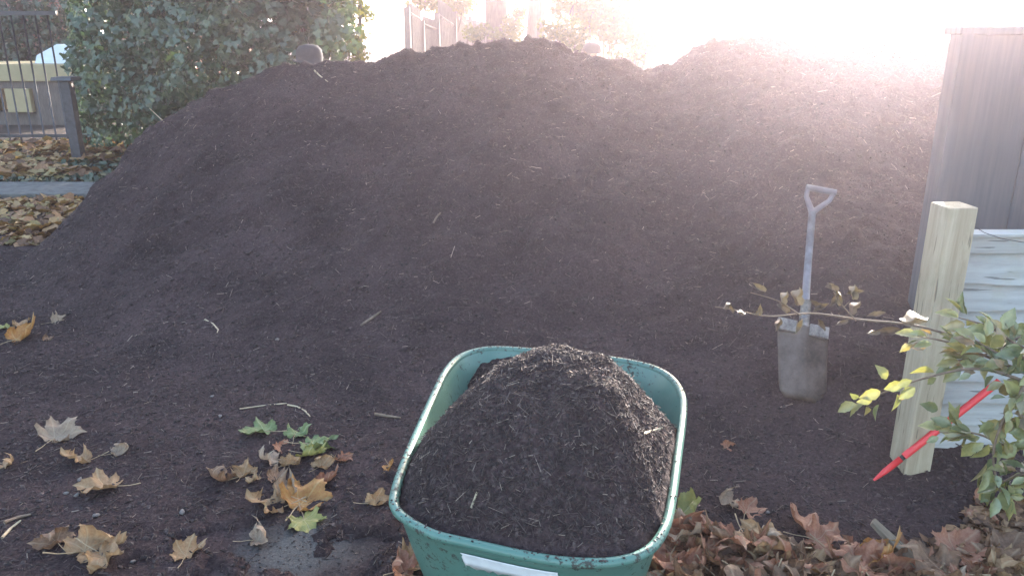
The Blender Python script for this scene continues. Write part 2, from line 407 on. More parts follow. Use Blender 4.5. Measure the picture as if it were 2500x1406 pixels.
# generic scattering of small flat or bar-like bits -------------------------------------------------
def cloud(name, P, A, B, N, shape, faces, mat, parent=None, tone=None, bend=0.):
    """P positions (n,3); A long axis, B cross axis, N normal (n,3, already scaled); shape (k,3) template"""
    k = len(shape); n_ = len(P)
    co = P[:, None, :] + shape[None, :, 0:1]*A[:, None, :] + shape[None, :, 1:2]*B[:, None, :] + shape[None, :, 2:3]*N[:, None, :]
    f = (np.arange(n_)*k)[:, None, None] + np.asarray(faces)[None]
    me = fast_mesh(name, co.reshape(-1, 3), f.reshape(-1, len(faces[0])), True)
    at_ = me.attributes.new('tone', 'FLOAT', 'POINT')
    if tone is None: tone = rng.random(n_)
    at_.data.foreach_set('value', np.repeat(tone, k).astype(np.float32))
    return link(name, me, mat, parent)
def frames(nrm, n_):
    nrm = nrm/np.linalg.norm(nrm, axis=1, keepdims=True)
    r = rng.normal(size=(n_, 3)); a = np.cross(nrm, r); a /= np.linalg.norm(a, axis=1, keepdims=True)
    b_ = np.cross(nrm, a); return a, b_, nrm
BAR = np.array([(-1, -1, -1), (-1, 1, -1), (-1, 0, 1), (1, -1, -1), (1, 1, -1), (1, 0, 1)], float)
BARF = [(0, 3, 4, 1), (1, 4, 5, 2), (2, 5, 3, 0)]
CLOD = np.array([(-1, 0, 0), (1, .1, 0), (0, -1, .1), (.1, 1, -.1), (0, .1, 1), (-.1, 0, -1)], float)
CLODF = [(0, 2, 4), (2, 1, 4), (1, 3, 4), (3, 0, 4), (2, 0, 5), (1, 2, 5), (3, 1, 5), (0, 3, 5)]
def scatter(name_bits, name_fib, x, y, zf, parent, kinds=('stuff', 'stuff'), nb=.5, scale=1., tone_hi=.13):
    n_ = len(x); z = zf(x, y); e = .02
    nx = -(zf(x+e, y)-zf(x-e, y))/(2*e); ny = -(zf(x, y+e)-zf(x, y-e))/(2*e)
    nr = np.stack([nx, ny, np.ones(n_)], -1)*np.array([.6, .6, 1.])
    P = np.stack([x, y, z], -1); k = int(n_*nb)
    a, b_, c_ = frames(nr[:k]+rng.normal(size=(k, 3))*.3, k)
    s = np.minimum(rng.gamma(2., .0022, k)*scale+.0015, .0075*scale)[:, None]
    o1 = cloud(name_bits, P[:k], a*s*1.3, b_*s, c_*s*.8, CLOD, CLODF, M['fibre'], parent, tone=rng.random(k)**2*.5)
    o1.data.polygons.foreach_set('use_smooth', np.zeros(len(o1.data.polygons), bool))
    k2 = n_-k
    a, b_, c_ = frames(nr[k:]+rng.normal(size=(k2, 3))*.35, k2)
    L = (rng.gamma(2., .0042, k2)*scale+.003)[:, None]; W = (rng.random(k2)*.0010+.0004)[:, None]*scale
    t = rng.random(k2); tone = np.where(t < 1-tone_hi, rng.random(k2)*.6, .7+.3*rng.random(k2))
    o2 = cloud(name_fib, P[k:]+c_*.003, a*L, b_*W, c_*W, BAR, BARF, M['fibre'], parent, tone=tone)
    return o1, o2
# on the pile: uniform, denser near the camera
n_ = 75000
x = rng.uniform(-3.6, 3.2, n_); y = 1.9+rng.power(1.1, n_)*4.2
k = pile(x, y) > -.005; x, y = x[k], y[k]
o1, o2 = scatter('compost_lumps', 'compost_fibres', x, y, pile, pile_o, scale=1.2, tone_hi=.06)
tag(o1, kind='stuff'); tag(o2, kind='stuff')
n_ = 60000
x = rng.uniform(-3.2, 2.2, n_); y = 1.35+rng.random(n_)**1.1*4.6
k = (pile(x, y) < 0.07) & (np.abs(x) < y*.75+.2); x, y = x[k], y[k]
o1, o2 = scatter('soil_crumbs', 'soil_fibres', x, y, surf, None, scale=.62, nb=.6)
tag(o1, 'dark compost crumbs strewn over the ground in front of the pile', 'crumbs', kind='stuff')
tag(o2, 'fine straw fibres strewn over the ground in front of the pile', 'fibres', kind='stuff')

# ---------------------------------------------------------------- wheelbarrow
RZ = .58
rim_px = [(962, 1212), (984, 1140), (1022, 1050), (1066, 952), (1092, 903), (1128, 870), (1195, 853), (1290, 857), (1400, 868), (1500, 879), (1585, 896),
          (1636, 922), (1664, 962), (1668, 1010), (1655, 1110), (1640, 1220), (1622, 1292), (1580, 1345), (1505, 1371), (1400, 1373), (1290, 1358),
          (1150, 1327), (1060, 1305), (998, 1272), (968, 1245)]
rp = [gnd(px, py, RZ) for px, py in rim_px]
def closed_smooth(P, k=5):
    out = []; n_ = len(P)
    for i in range(n_):
        p0, p1, p2, p3 = P[i-1], P[i], P[(i+1) % n_], P[(i+2) % n_]
        for j in range(k):
            t = j/k
            out.append(.5*((2*p1)+(-p0+p2)*t+(2*p0-5*p1+4*p2-p3)*t*t+(-p0+3*p1-3*p2+p3)*t**3))
    return out
rim = closed_smooth(rp)
bc = sum(rim, Vector())/len(rim)
barrow = empty('wheelbarrow', (bc.x, bc.y, 0))
tag(barrow, 'pale green plastic wheelbarrow heaped with compost, white tape across its near side', 'wheelbarrow')
loc = lambda p: Vector((p.x-bc.x, p.y-bc.y, p.z))
rl = [loc(p) for p in rim]
# tray: double walled shell with rounded bottom
prof = [(1.0, RZ), (.985, RZ-.012), (.955, RZ-.05), (.90, RZ-.13), (.84, RZ-.21), (.79, RZ-.255), (.70, RZ-.275), (.0, RZ-.28)]
def shell(pr, off):
    V = []; n_ = len(rl)
    for s_, z_ in pr:
        for p in rl: V.append((p.x*s_*(1+off), p.y*s_*(1+off), z_-abs(off)*.1))
    return V, n_
V1, n_ = shell(prof, 0); V2, _ = shell(prof, -.012)
Fc = []
for L in range(len(prof)-1):
    for i in range(n_):
        j = (i+1) % n_
        Fc.append((L*n_+i, L*n_+j, (L+1)*n_+j, (L+1)*n_+i)[::-1])
m0 = len(V1)
Fi = [tuple(m0+i for i in f[::-1]) for f in Fc]
me = mesh('tray', V1+[(x_, y_, z_+.006) for x_, y_, z_ in V2], Fc+Fi)
link('tray', me, M['plastic'], barrow, True)
MB().tube([(p.x, p.y, p.z) for p in rl], .0100, 12, closed=True).build('rim', M['plastic_rim'], barrow, True)
# tape on the near wall
def wall_pt(px, py):      # point on the outer near wall under the rim
    d = ray(px, py); best = None
    for k_ in range(len(prof)-2):
        pass
    return None
def near_wall(u, v):
    """u along the near side 0..1, v down the wall 0..1"""
    i0, i1 = 18*5, 23*5     # rim samples of the near side, right to left
    fi = i1-(i1-i0)*u; i = int(fi); t = fi-i
    p = rl[i % len(rl)].lerp(rl[(i+1) % len(rl)], t)
    vv = [(.972, RZ-.03), (.955, RZ-.05), (.90, RZ-.13), (.84, RZ-.21)]
    f_ = v*3; a = min(int(f_), 2); g = f_-a
    s_ = vv[a][0]*(1-g)+vv[a+1][0]*g; z_ = vv[a][1]*(1-g)+vv[a+1][1]*g
    q_ = Vector((p.x*s_, p.y*s_, z_)); out = Vector((p.x, p.y, 0)).normalized()
    return q_+out*.0035
V = []; Fq = []; nu, nv = 24, 6
for j in range(nv+1):
    for i in range(nu+1):
        u = .335+(.40)*i/nu; v = .06+.36*j/nv
        if i == 0: u += random.uniform(-.006, .012)+.012*j/nv
        if i == nu: u += random.uniform(-.006, .006)
        if j == nv: v += random.uniform(-.02, .02)
        V.append(near_wall(u, v))
for j in range(nv):
    for i in range(nu):
        a = j*(nu+1)+i; Fq.append((a, a+1, a+nu+2, a+nu+1)[::-1])
o = link('tape', mesh('tape', V, Fq), M['tape'], barrow, True)
s_ = o.modifiers.new('thick', 'SOLIDIFY'); s_.thickness = .001
# undercarriage
fr = MB()
for sx_ in (-1, 1):
    fr.tube([(sx_*.17, .36, .26), (sx_*.17, .1, .27), (sx_*.18, -.25, .27), (sx_*.20, -.36, .20)], .014, 10)
fr.tube([(-.22, .12, .13), (.22, .12, .13)], .01, 10)
for sx_ in (-1, 1): fr.tube([(sx_*.16, .12, .13), (sx_*.17, .1, .28)], .012, 8)
fr.build('frame', M['iron'], barrow, True)
for sx_ in (-1, 1):
    lg = MB(); lg.tube([(sx_*.20, -.30, .30), (sx_*.235, -.36, .12), (sx_*.235, -.38, .015), (sx_*.16, -.39, .012)], .016, 10); lg.build('leg', M['plastic'], barrow, True)
fo = MB(); fo.box((-.27, -.50, .26), (.02, -.40, .275)); 
fo.build('front_lip', M['plastic'], barrow, bevel=.006)
for sx_ in (-1, 1):
    wl = MB(); P = [(sx_*.235, .12+.10*math.cos(a_), .13+.10*math.sin(a_)) for a_ in np.linspace(0, 2*math.pi, 28, endpoint=False)]
    wl.tube(P, .026, 10, closed=True); wo = wl.build('wheel', M['tyre'], barrow, True)
    hb = MB(); hb.tube([(sx_*.235-.02, .12, .13), (sx_*.235+.02, .12, .13)], .078, 20); hb.build('hub', M['plastic'], wo, True)
# the heap in the tray
hx = np.linspace(-.5, .5, 190); hy = np.linspace(-.6, .6, 220)
rimang = np.array([math.atan2(p.y, p.x) for p in rl]); rimr = np.array([math.hypot(p.x, p.y) for p in rl])
od = np.argsort(rimang); ra = rimang[od]; rr_ = rimr[od]
pk = gnd(1385, 985, RZ+.12); PKX, PKY = pk.x-bc.x, pk.y-bc.y
def heap(x, y, det=True):
    x = np.asarray(x, float); y = np.asarray(y, float)
    r = np.hypot(x, y); R_ = np.interp(np.arctan2(y, x), ra, rr_, period=2*math.pi)
    q = r/R_
    d = np.sqrt(((x-PKX)/.34)**2+((y-PKY)/np.where(y > PKY, .28, .46))**2)
    z = RZ-.016+.245*np.exp(-d**2.5*.85)*(1-np.clip(q, 0, 1)**3.4)
    z += .0*q            # banked up against the near wall
    z -= .26*np.exp(-(((x+.30)/.14)**2+((y-.30)/.17)**2))                     # bare far-left corner
    z -= .19*np.exp(-(((x-.28)/.10)**2+((y-.30)/.16)**2))
    if det: z = z+fbm(x, y, 6, 4, 90)*.038*np.clip((1-q)*3, .2, 1)+fbm(x, y, 30, 3, 91)*.011
    return z
X, Y = np.meshgrid(hx, hy)
Rg = np.interp(np.arctan2(Y, X), ra, rr_, period=2*math.pi); Q = np.hypot(X, Y)/Rg
Z = heap(X, Y)
lim = np.interp(-(Z-RZ), [0, .012, .05, .13, .21, .255], [.985, .975, .945, .89, .83, .78])
idx = np.arange(Z.size).reshape(Z.shape)
q = np.stack([idx[:-1, :-1], idx[:-1, 1:], idx[1:, 1:], idx[1:, :-1]], -1).reshape(-1, 4)
inside = (Q <= lim+.012).ravel()
q = q[inside[q].any(1)]; used = np.unique(q); remap = np.zeros(Z.size, np.int64); remap[used] = np.arange(len(used))
fac = np.minimum(1, (lim-.004)/np.maximum(Q, 1e-6)); X = X*fac; Y = Y*fac
co = np.stack([X+bc.x, Y+bc.y, Z], -1).reshape(-1, 3)[used]
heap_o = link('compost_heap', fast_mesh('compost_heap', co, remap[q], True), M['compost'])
tag(heap_o, 'rounded heap of dark fibrous compost filling the green wheelbarrow', 'compost heap')
n_ = 34000
x = rng.uniform(-.42, .42, n_); y = rng.uniform(-.5, .5, n_)
qq = np.hypot(x, y)/np.interp(np.arctan2(y, x), ra, rr_, period=2*math.pi); k = qq < .93; x, y = x[k], y[k]
o1, o2 = scatter('heap_lumps', 'heap_fibres', x+bc.x, y+bc.y, lambda a, c: heap(a-bc.x, c-bc.y), heap_o, scale=.62, nb=.42, tone_hi=.07)
tag(o1, kind='stuff'); tag(o2, kind='stuff')

P_ = []
for i in range(300):
    a = rim[int(random.choice([random.uniform(0, len(rim)), random.gauss(95, 14), random.gauss(35, 12)])) % len(rim)]
    P_.append((a.x+random.uniform(-.008, .008), a.y+random.uniform(-.008, .008), RZ+.0095))
P_ = np.array(P_); nn_ = len(P_); a, b_, c_ = frames(np.tile([0., 0, 1], (nn_, 1))+rng.normal(size=(nn_, 3))*.2, nn_)
z_ = np.minimum(rng.gamma(2., .0007, nn_)+.0005, .003)[:, None]
tag(cloud('rim_crumbs', P_, a*z_*1.4, b_*z_, c_*z_*.7, CLOD, CLODF, M['fibre'], heap_o, tone=rng.random(nn_)*.7), kind='stuff')

# ---------------------------------------------------------------- spade
sp_top = at(2003, 468, 3.35); bl_top = at(1962, 790, 2.95); bl_bot = at(1962, 985, 2.78)
spade = empty('spade', bl_top)
tag(spade, 'long-handled spade stuck upright in the compost, D grip up, pale treads', 'spade')
lc = lambda p: Vector(p)-bl_top
ax = (sp_top-bl_top).normalized(); side = Vector((1, -.08, 0)); side = (side-ax*side.dot(ax)).normalized(); nrm = side.cross(ax).normalized()
fork = lc(at(1983, 520, 3.3))
MB().tube([ax*.02, fork*.5+Vector((0, .003, 0)), fork], [.016, .0145, .015], 12).build('shaft', M['shaft'], spade, True)
gp = MB(); Lg = .105
up_ = (lc(sp_top)-fork).normalized()
gp.tube([fork, fork+up_*.03+side*.02, fork+up_*.07+side*.047, fork+up_*.115+side*.055], [.014, .012, .010, .010], 10)
gp.tube([fork, fork+up_*.03-side*.02, fork+up_*.07-side*.047, fork+up_*.115-side*.055], [.014, .012, .010, .010], 10)
gp.tube([fork+up_*.112-side*.062, fork+up_*.112+side*.062], .0135, 12)
gp.build('grip', M['grip'], spade, True)
bd = lc(bl_bot).normalized(); bw = .098; bl = .30
Vb = []; Fb = []; nu, nv = 14, 12
for j in range(nv+1):
    for i in range(nu+1):
        u = i/nu*2-1; v = j/nv
        wd = bw*(1-.10*v) * (1 if v < .85 else 1-.25*((v-.85)/.15)**2)
        cv = .018*(u*u) - .016*math.exp(-(u/.18)**2)*(1-v)
        edge = .0
        top = -.012*(1 if abs(u) > .2 else 0)*math.sin(min(1, v*8)*math.pi)*0
        Vb.append(side*(u*wd)+bd*(bl*v+(.012 if abs(u) < .16 and v == 0 else 0))-nrm*cv*1.0)
for j in range(nv):
    for i in range(nu):
        a = j*(nu+1)+i; Fb.append((a, a+1, a+nu+2, a+nu+1))
o = link('blade', mesh('blade', Vb, Fb), M['spade'], spade, True); s_ = o.modifiers.new('thick', 'SOLIDIFY'); s_.thickness = .004; s_.offset = 0
for sg in (-1, 1):
    t_ = MB()
    Mx = Matrix((( side.x, nrm.x, ax.x, 0), (side.y, nrm.y, ax.y, 0), (side.z, nrm.z, ax.z, 0), (0, 0, 0, 1)))
    x0, x1 = sorted((sg*.024, sg*.098))
    t_.box((x0, -.020, -.045), (x1, .006, .006), Mx); t_.build('tread', M['tread'], spade, bevel=.004)
MB().tube([ax*.10, ax*.03, bd*.10, bd*.16], [.019, .020, .014, .004], 12, flat=.8).build('socket', M['tread'], spade, True)

# ---------------------------------------------------------------- garden fence at the right: post, panel, wire
YF = 2.42
ptop = at(2330, 500, YF); pw = .047
ph = ptop.z
pst = MB(); pst.box((-pw, -pw, -.1), (pw, pw, ph)); 
o = pst.build('fence_post', M['post'], bevel=.003, loc=(ptop.x, YF, 0)); o.rotation_euler = (0, 0, R(6))
tag(o, 'square pale timber fence post with a cut flat top, right of the spade', 'fence post')
px0 = ptop.x+.0; px1 = 4.4
panel = empty('board_fence', (px0, YF+.08, 0))
tag(panel, 'low pale horizontal lap board fence panel behind the hedge twigs at the right', 'fence')
ptopz = at(2420, 575, YF+.08).z
cap = MB(); cap.box((.03, -.02, ptopz-.055), (px1-px0, .025, ptopz)); cap.build('top_rail', M['panel'], panel, bevel=.002)
cp2 = MB(); cp2.box((.03, -.032, ptopz+.001), (px1-px0, .035, ptopz+.012)); cp2.build('capping', M['panel'], panel, bevel=.002)
z = ptopz-.057; i = 0
while z > -.02:
    h_ = .098+random.uniform(-.006, .006)
    bdm = MB(); L_ = px1-px0; n2 = 40
    for k_ in range(n2+1):      # wavy sawn lower edge
        xx = .0+L_*k_/n2; wv = .004*math.sin(k_*1.3+i*2)+random.uniform(-.002, .002)
        bdm.v += [(xx, .004, z), (xx, -.026, z-h_+wv), (xx, -.010, z-h_+wv), (xx, .012, z)]
    for k_ in range(n2):
        a = k_*4; c_ = a+4
        bdm.f += [(a, a+1, c_+1, c_), (a+1, a+2, c_+2, c_+1), (a+2, a+3, c_+3, c_+2), (a+3, a, c_, c_+3)]
    bdm.f += [(0, 3, 2, 1), (n2*4, n2*4+1, n2*4+2, n2*4+3)]
    bdm.build('board', M['panel'], panel); z -= h_-.012; i += 1
gb = MB(); gb.box((-.02, -.045, -.02), (px1-px0, -.02, .085)); gb.build('gravel_board', M['post'], panel, bevel=.003)
wr = MB(); P0 = at(2366, 545, YF-.02); P1 = at(2500, 592, 2.3); P2 = at(2700, 600, 2.1)
wr.tube([P0, P0.lerp(P1, .3)+Vector((0, 0, -.012)), P0.lerp(P1, .6)+Vector((0, 0, -.012)), P1, P2], .0012, 5)
tag(wr.build('wire', M['iron'], smooth=True), 'thin slack wire running right from the top of the timber fence post', 'wire')
# knots are part of wood; red rod
a = None
for t_ in np.arange(1.5, 4, .005):
    a = Vector((0, 0, CAMH))+ray(2133, 1172)*float(t_)
    if a.z < float(surf(a.x, a.y))+.004: break
c_ = at(2440, 930, a.y+.02)
rod = empty('marker_rod', a); tag(rod, 'bright red plastic rod with a black band slanting up into the hedge', 'rod')
d = (c_-a); L_ = d.length; d.normalize()
jn = at(2200, 1113, a.y+.005); tj = (jn-a).dot(d)
MB().tube([Vector(), d*.02, d*.05, d*(tj-.006)], [.0035, .0065, .010, .011], 14).build('tip', M['red'], rod, True)
MB().tube([d*(tj-.006), d*(tj+.006)], .0085, 14).build('band', M['black'], rod, True)
MB().tube([d*(tj+.006), d*(tj+.02), d*(L_-.02), d*L_], [.011, .0118, .0118, .011], 14).build('shaft', M['red'], rod, True)

# wood offcut
p = gnd(2235, 1385, .03)
oc = MB()
oc.box((-.032, -.16, 0), (.032, .14, .022)); oc.v[3] = (-.020, .15, 0.004); oc.v[7] = (-.022, .145, .018); oc.v[2] = (.004, .165, .003); oc.v[6] = (.002, .16, .017)
o = oc.build('wood_offcut', M['offcut'], bevel=.003, loc=tuple(p)); o.rotation_euler = (R(14), R(8), R(24)); o.scale = (1.15, 1.1, 1.2)
tag(o, 'weathered grey timber offcut poking out of the fallen leaves', 'wood offcut')

# ---------------------------------------------------------------- shed at the right
YS = 3.2
sA = at(2316, 400, YS); sB = at(3300, 400, YS)
top_z = at(2350, 70, YS).z
shed = empty('hoarding', (sA.x, YS, 0)); tag(shed, 'tall blue-grey board hoarding rising behind the pale fence panel at the right', 'hoarding')
W_ = 3.4; D_ = .11
wl = MB(); k_ = 0; xx = 0
while xx < W_:
    wl.box((xx, 0 if k_ % 2 else -.004, 0), (xx+.1385, .03, top_z-.02)); xx += .14; k_ += 1
wl.build('board_panel', M['shed'], shed)
rf = MB(); rf.box((-.048, -.02, top_z-.025), (W_+.1, D_, top_z+.008)); rf.build('top_rail', M['shed'], shed, bevel=.005)
for z_ in (.3, top_z-.3):
    b_ = MB(); b_.box((0, .031, z_), (W_, .08, z_+.09)); b_.build('back_rail', M['shed'], shed)
cpn = MB(); cpn.box((-.045, -.03, 0), (-.001, .06, top_z-.02)); cpn.build('corner_board', M['shed'], shed)

# ---------------------------------------------------------------- leaves (broad-lobed autumn leaves)
def leaf_outline(seed, lobes=5, depth=.55, tooth=.06):
    r_ = random.Random(seed); K = 90
    dirs = [0, 48, -48, 102, -102][:lobes]; lens = [1.0, .92, .92, .66, .66]
    out = []
    for i in range(K):
        th = -180+360*i/K
        best = 0
        for d_, l_ in zip(dirs, lens):
            dd = abs((th-d_+180) % 360-180)
            v = l_*max(0, 1-(dd/36.)**1.2*.56)
            best = max(best, v)
        base = .50 if abs(th) < 140 else .50*(1-(abs(th)-140)/40*.8)
        v = max(best, base*(1-depth*0))
        v *= 1+tooth*(1 if i % 3 == 0 else -.5)*r_.uniform(.5, 1.4)
        out.append((th, v))
    return out, dirs, lens
def make_leaf(seed, curl=.5, fold=.3, crumple=.12, torn=False):
    r_ = random.Random(seed); out, dirs, lens = leaf_outline(seed)
    rings = 9; K = len(out); V = [(0, 0, 0)]; vein = [1.]; edge = [0.]
    lob = {d_: r_.uniform(-.3, 1) for d_ in dirs}
    ph = [r_.uniform(0, 6.28) for _ in range(6)]
    cd_ = r_.uniform(0, math.pi)
    tear = r_.choice(dirs) if torn else None
    for k_ in range(1, rings+1):
        t = k_/rings
        for th, rad in out:
            rr2 = rad*t
            if tear is not None:
                dd = abs((th-tear+180) % 360-180)
                if dd < 26: rr2 *= .5+.02*dd
            a_ = math.radians(th); x_ = rr2*math.cos(a_); y_ = rr2*math.sin(a_)
            z_ = fold*abs(y_)*.55
            q_ = x_*math.cos(cd_)+y_*math.sin(cd_)
            lc_ = sum(lob[d_]*math.exp(-(((th-d_+180) % 360-180)/28.)**2) for d_ in dirs)
            z_ += curl*lc_*rr2**2.2*.75
            z_ += crumple*(math.sin(5.1*x_+ph[0])*math.sin(4.3*y_+ph[1])*.5+.35*math.sin(9*x_+ph[2]+3*y_)*math.sin(8*y_+ph[3]))*min(1, rr2*1.6)
            z_ += .05*math.sin(a_*9+ph[4])*t**3
            V.append((x_, y_, z_))
            vd = min(math.sin(math.radians(min(90, abs((th-d_+180) % 360-180))))*rr2 for d_ in dirs)
            vein.append(math.exp(-(vd/.014)**2)*.8); edge.append(max(0, t-.82)/.18*.6*r_.random())
    F_ = []
    for i in range(K): F_.append((0, 1+i, 1+(i+1) % K))
    for k_ in range(rings-1):
        b0 = 1+k_*K; b1 = b0+K
        for i in range(K):
            j = (i+1) % K; F_.append((b0+i, b1+i, b1+j, b0+j))
    # strong roll: bend round a cylinder along a random axis
    roll = curl*2.1; ca, sa = math.cos(cd_), math.sin(cd_); W2 = []
    for x_, y_, z_ in V:
        p_ = x_*ca+y_*sa; q_ = -x_*sa+y_*ca
        Rr = 1/max(roll, .05); an = q_/Rr
        rad_ = Rr-z_
        q2 = rad_*math.sin(an); z2 = Rr-rad_*math.cos(an)
        W2.append((p_*ca-q2*sa, p_*sa+q2*ca, z2))
    zm = np.percentile([v_[2] for v_ in W2], 8); W2 = [(a_, b_, c2-zm) for a_, b_, c2 in W2]
    me = mesh('fallen_leaf', W2, F_)
    me.polygons.foreach_set('use_smooth', [True]*len(me.polygons))
    for nm, dat in (('vein', vein), ('edge', edge)):
        at_ = me.attributes.new(nm, 'FLOAT', 'POINT'); at_.data.foreach_set('value', dat)
    st = MB(); z0 = W2[0][2]
    bx_, by_ = r_.uniform(-.25, .25), r_.uniform(-.1, .3)
    st.tube([(0, 0, z0), (-.3, .03+bx_*.3, z0*.7+.02), (-.62, .1*bx_+bx_*.6, max(.02, z0*.4)+by_*.3), (-.95, bx_*1.2, .03+max(0, by_)*.7)], [.018, .014, .013, .02], 6)
    sm = mesh('stalk', st.v, st.f)
    return me, sm
protos = []
for i in range(16):
    protos.append(make_leaf(100+i, curl=[.25, .5, .8, 1.05, .7, .4, .9, 1.25][i % 8], fold=[.1, .3, .5, -.3][i % 4], crumple=[.17, .26, .36][i % 3], torn=i % 5 == 4))
_lm_cache = {}
stalk_mat = plain('leaf_stalk', (.35, .25, .15), .6, .2, bstr=0)
def fallen_leaf(px, py, size, pr, mat, label, rz=None, tilt=(0, 0), z=0., group=None, parent_z=None):
    p = gnd(px, py, 0)
    for _ in range(4):
        hz = gz(p.x, p.y); p = gnd(px, py, hz+z)
    key = (pr, mat)
    if key not in _lm_cache:
        me, sm = protos[pr]; me2 = me.copy(); me2.name = 'fallen_leaf'; me2.materials.clear(); me2.materials.append(LM[mat])
        sm2 = sm.copy(); sm2.name = 'stalk'; sm2.materials.clear(); sm2.materials.append(stalk_mat); _lm_cache[key] = (me2, sm2)
    me, sm = _lm_cache[key]
    o = bpy.data.objects.new('fallen_leaf', me); C.objects.link(o)
    s2 = bpy.data.objects.new('stalk', sm); C.objects.link(s2); s2.parent = o
    size *= 1.06; o.location = p; o.scale = (size, size, size)
    o.rotation_euler = (R(tilt[0]), R(tilt[1]), random.uniform(0, 6.28) if rz is None else R(rz))
    tag(o, label, 'leaf', group); return o
G1 = 'fallen leaves on the ground in front of the pile'
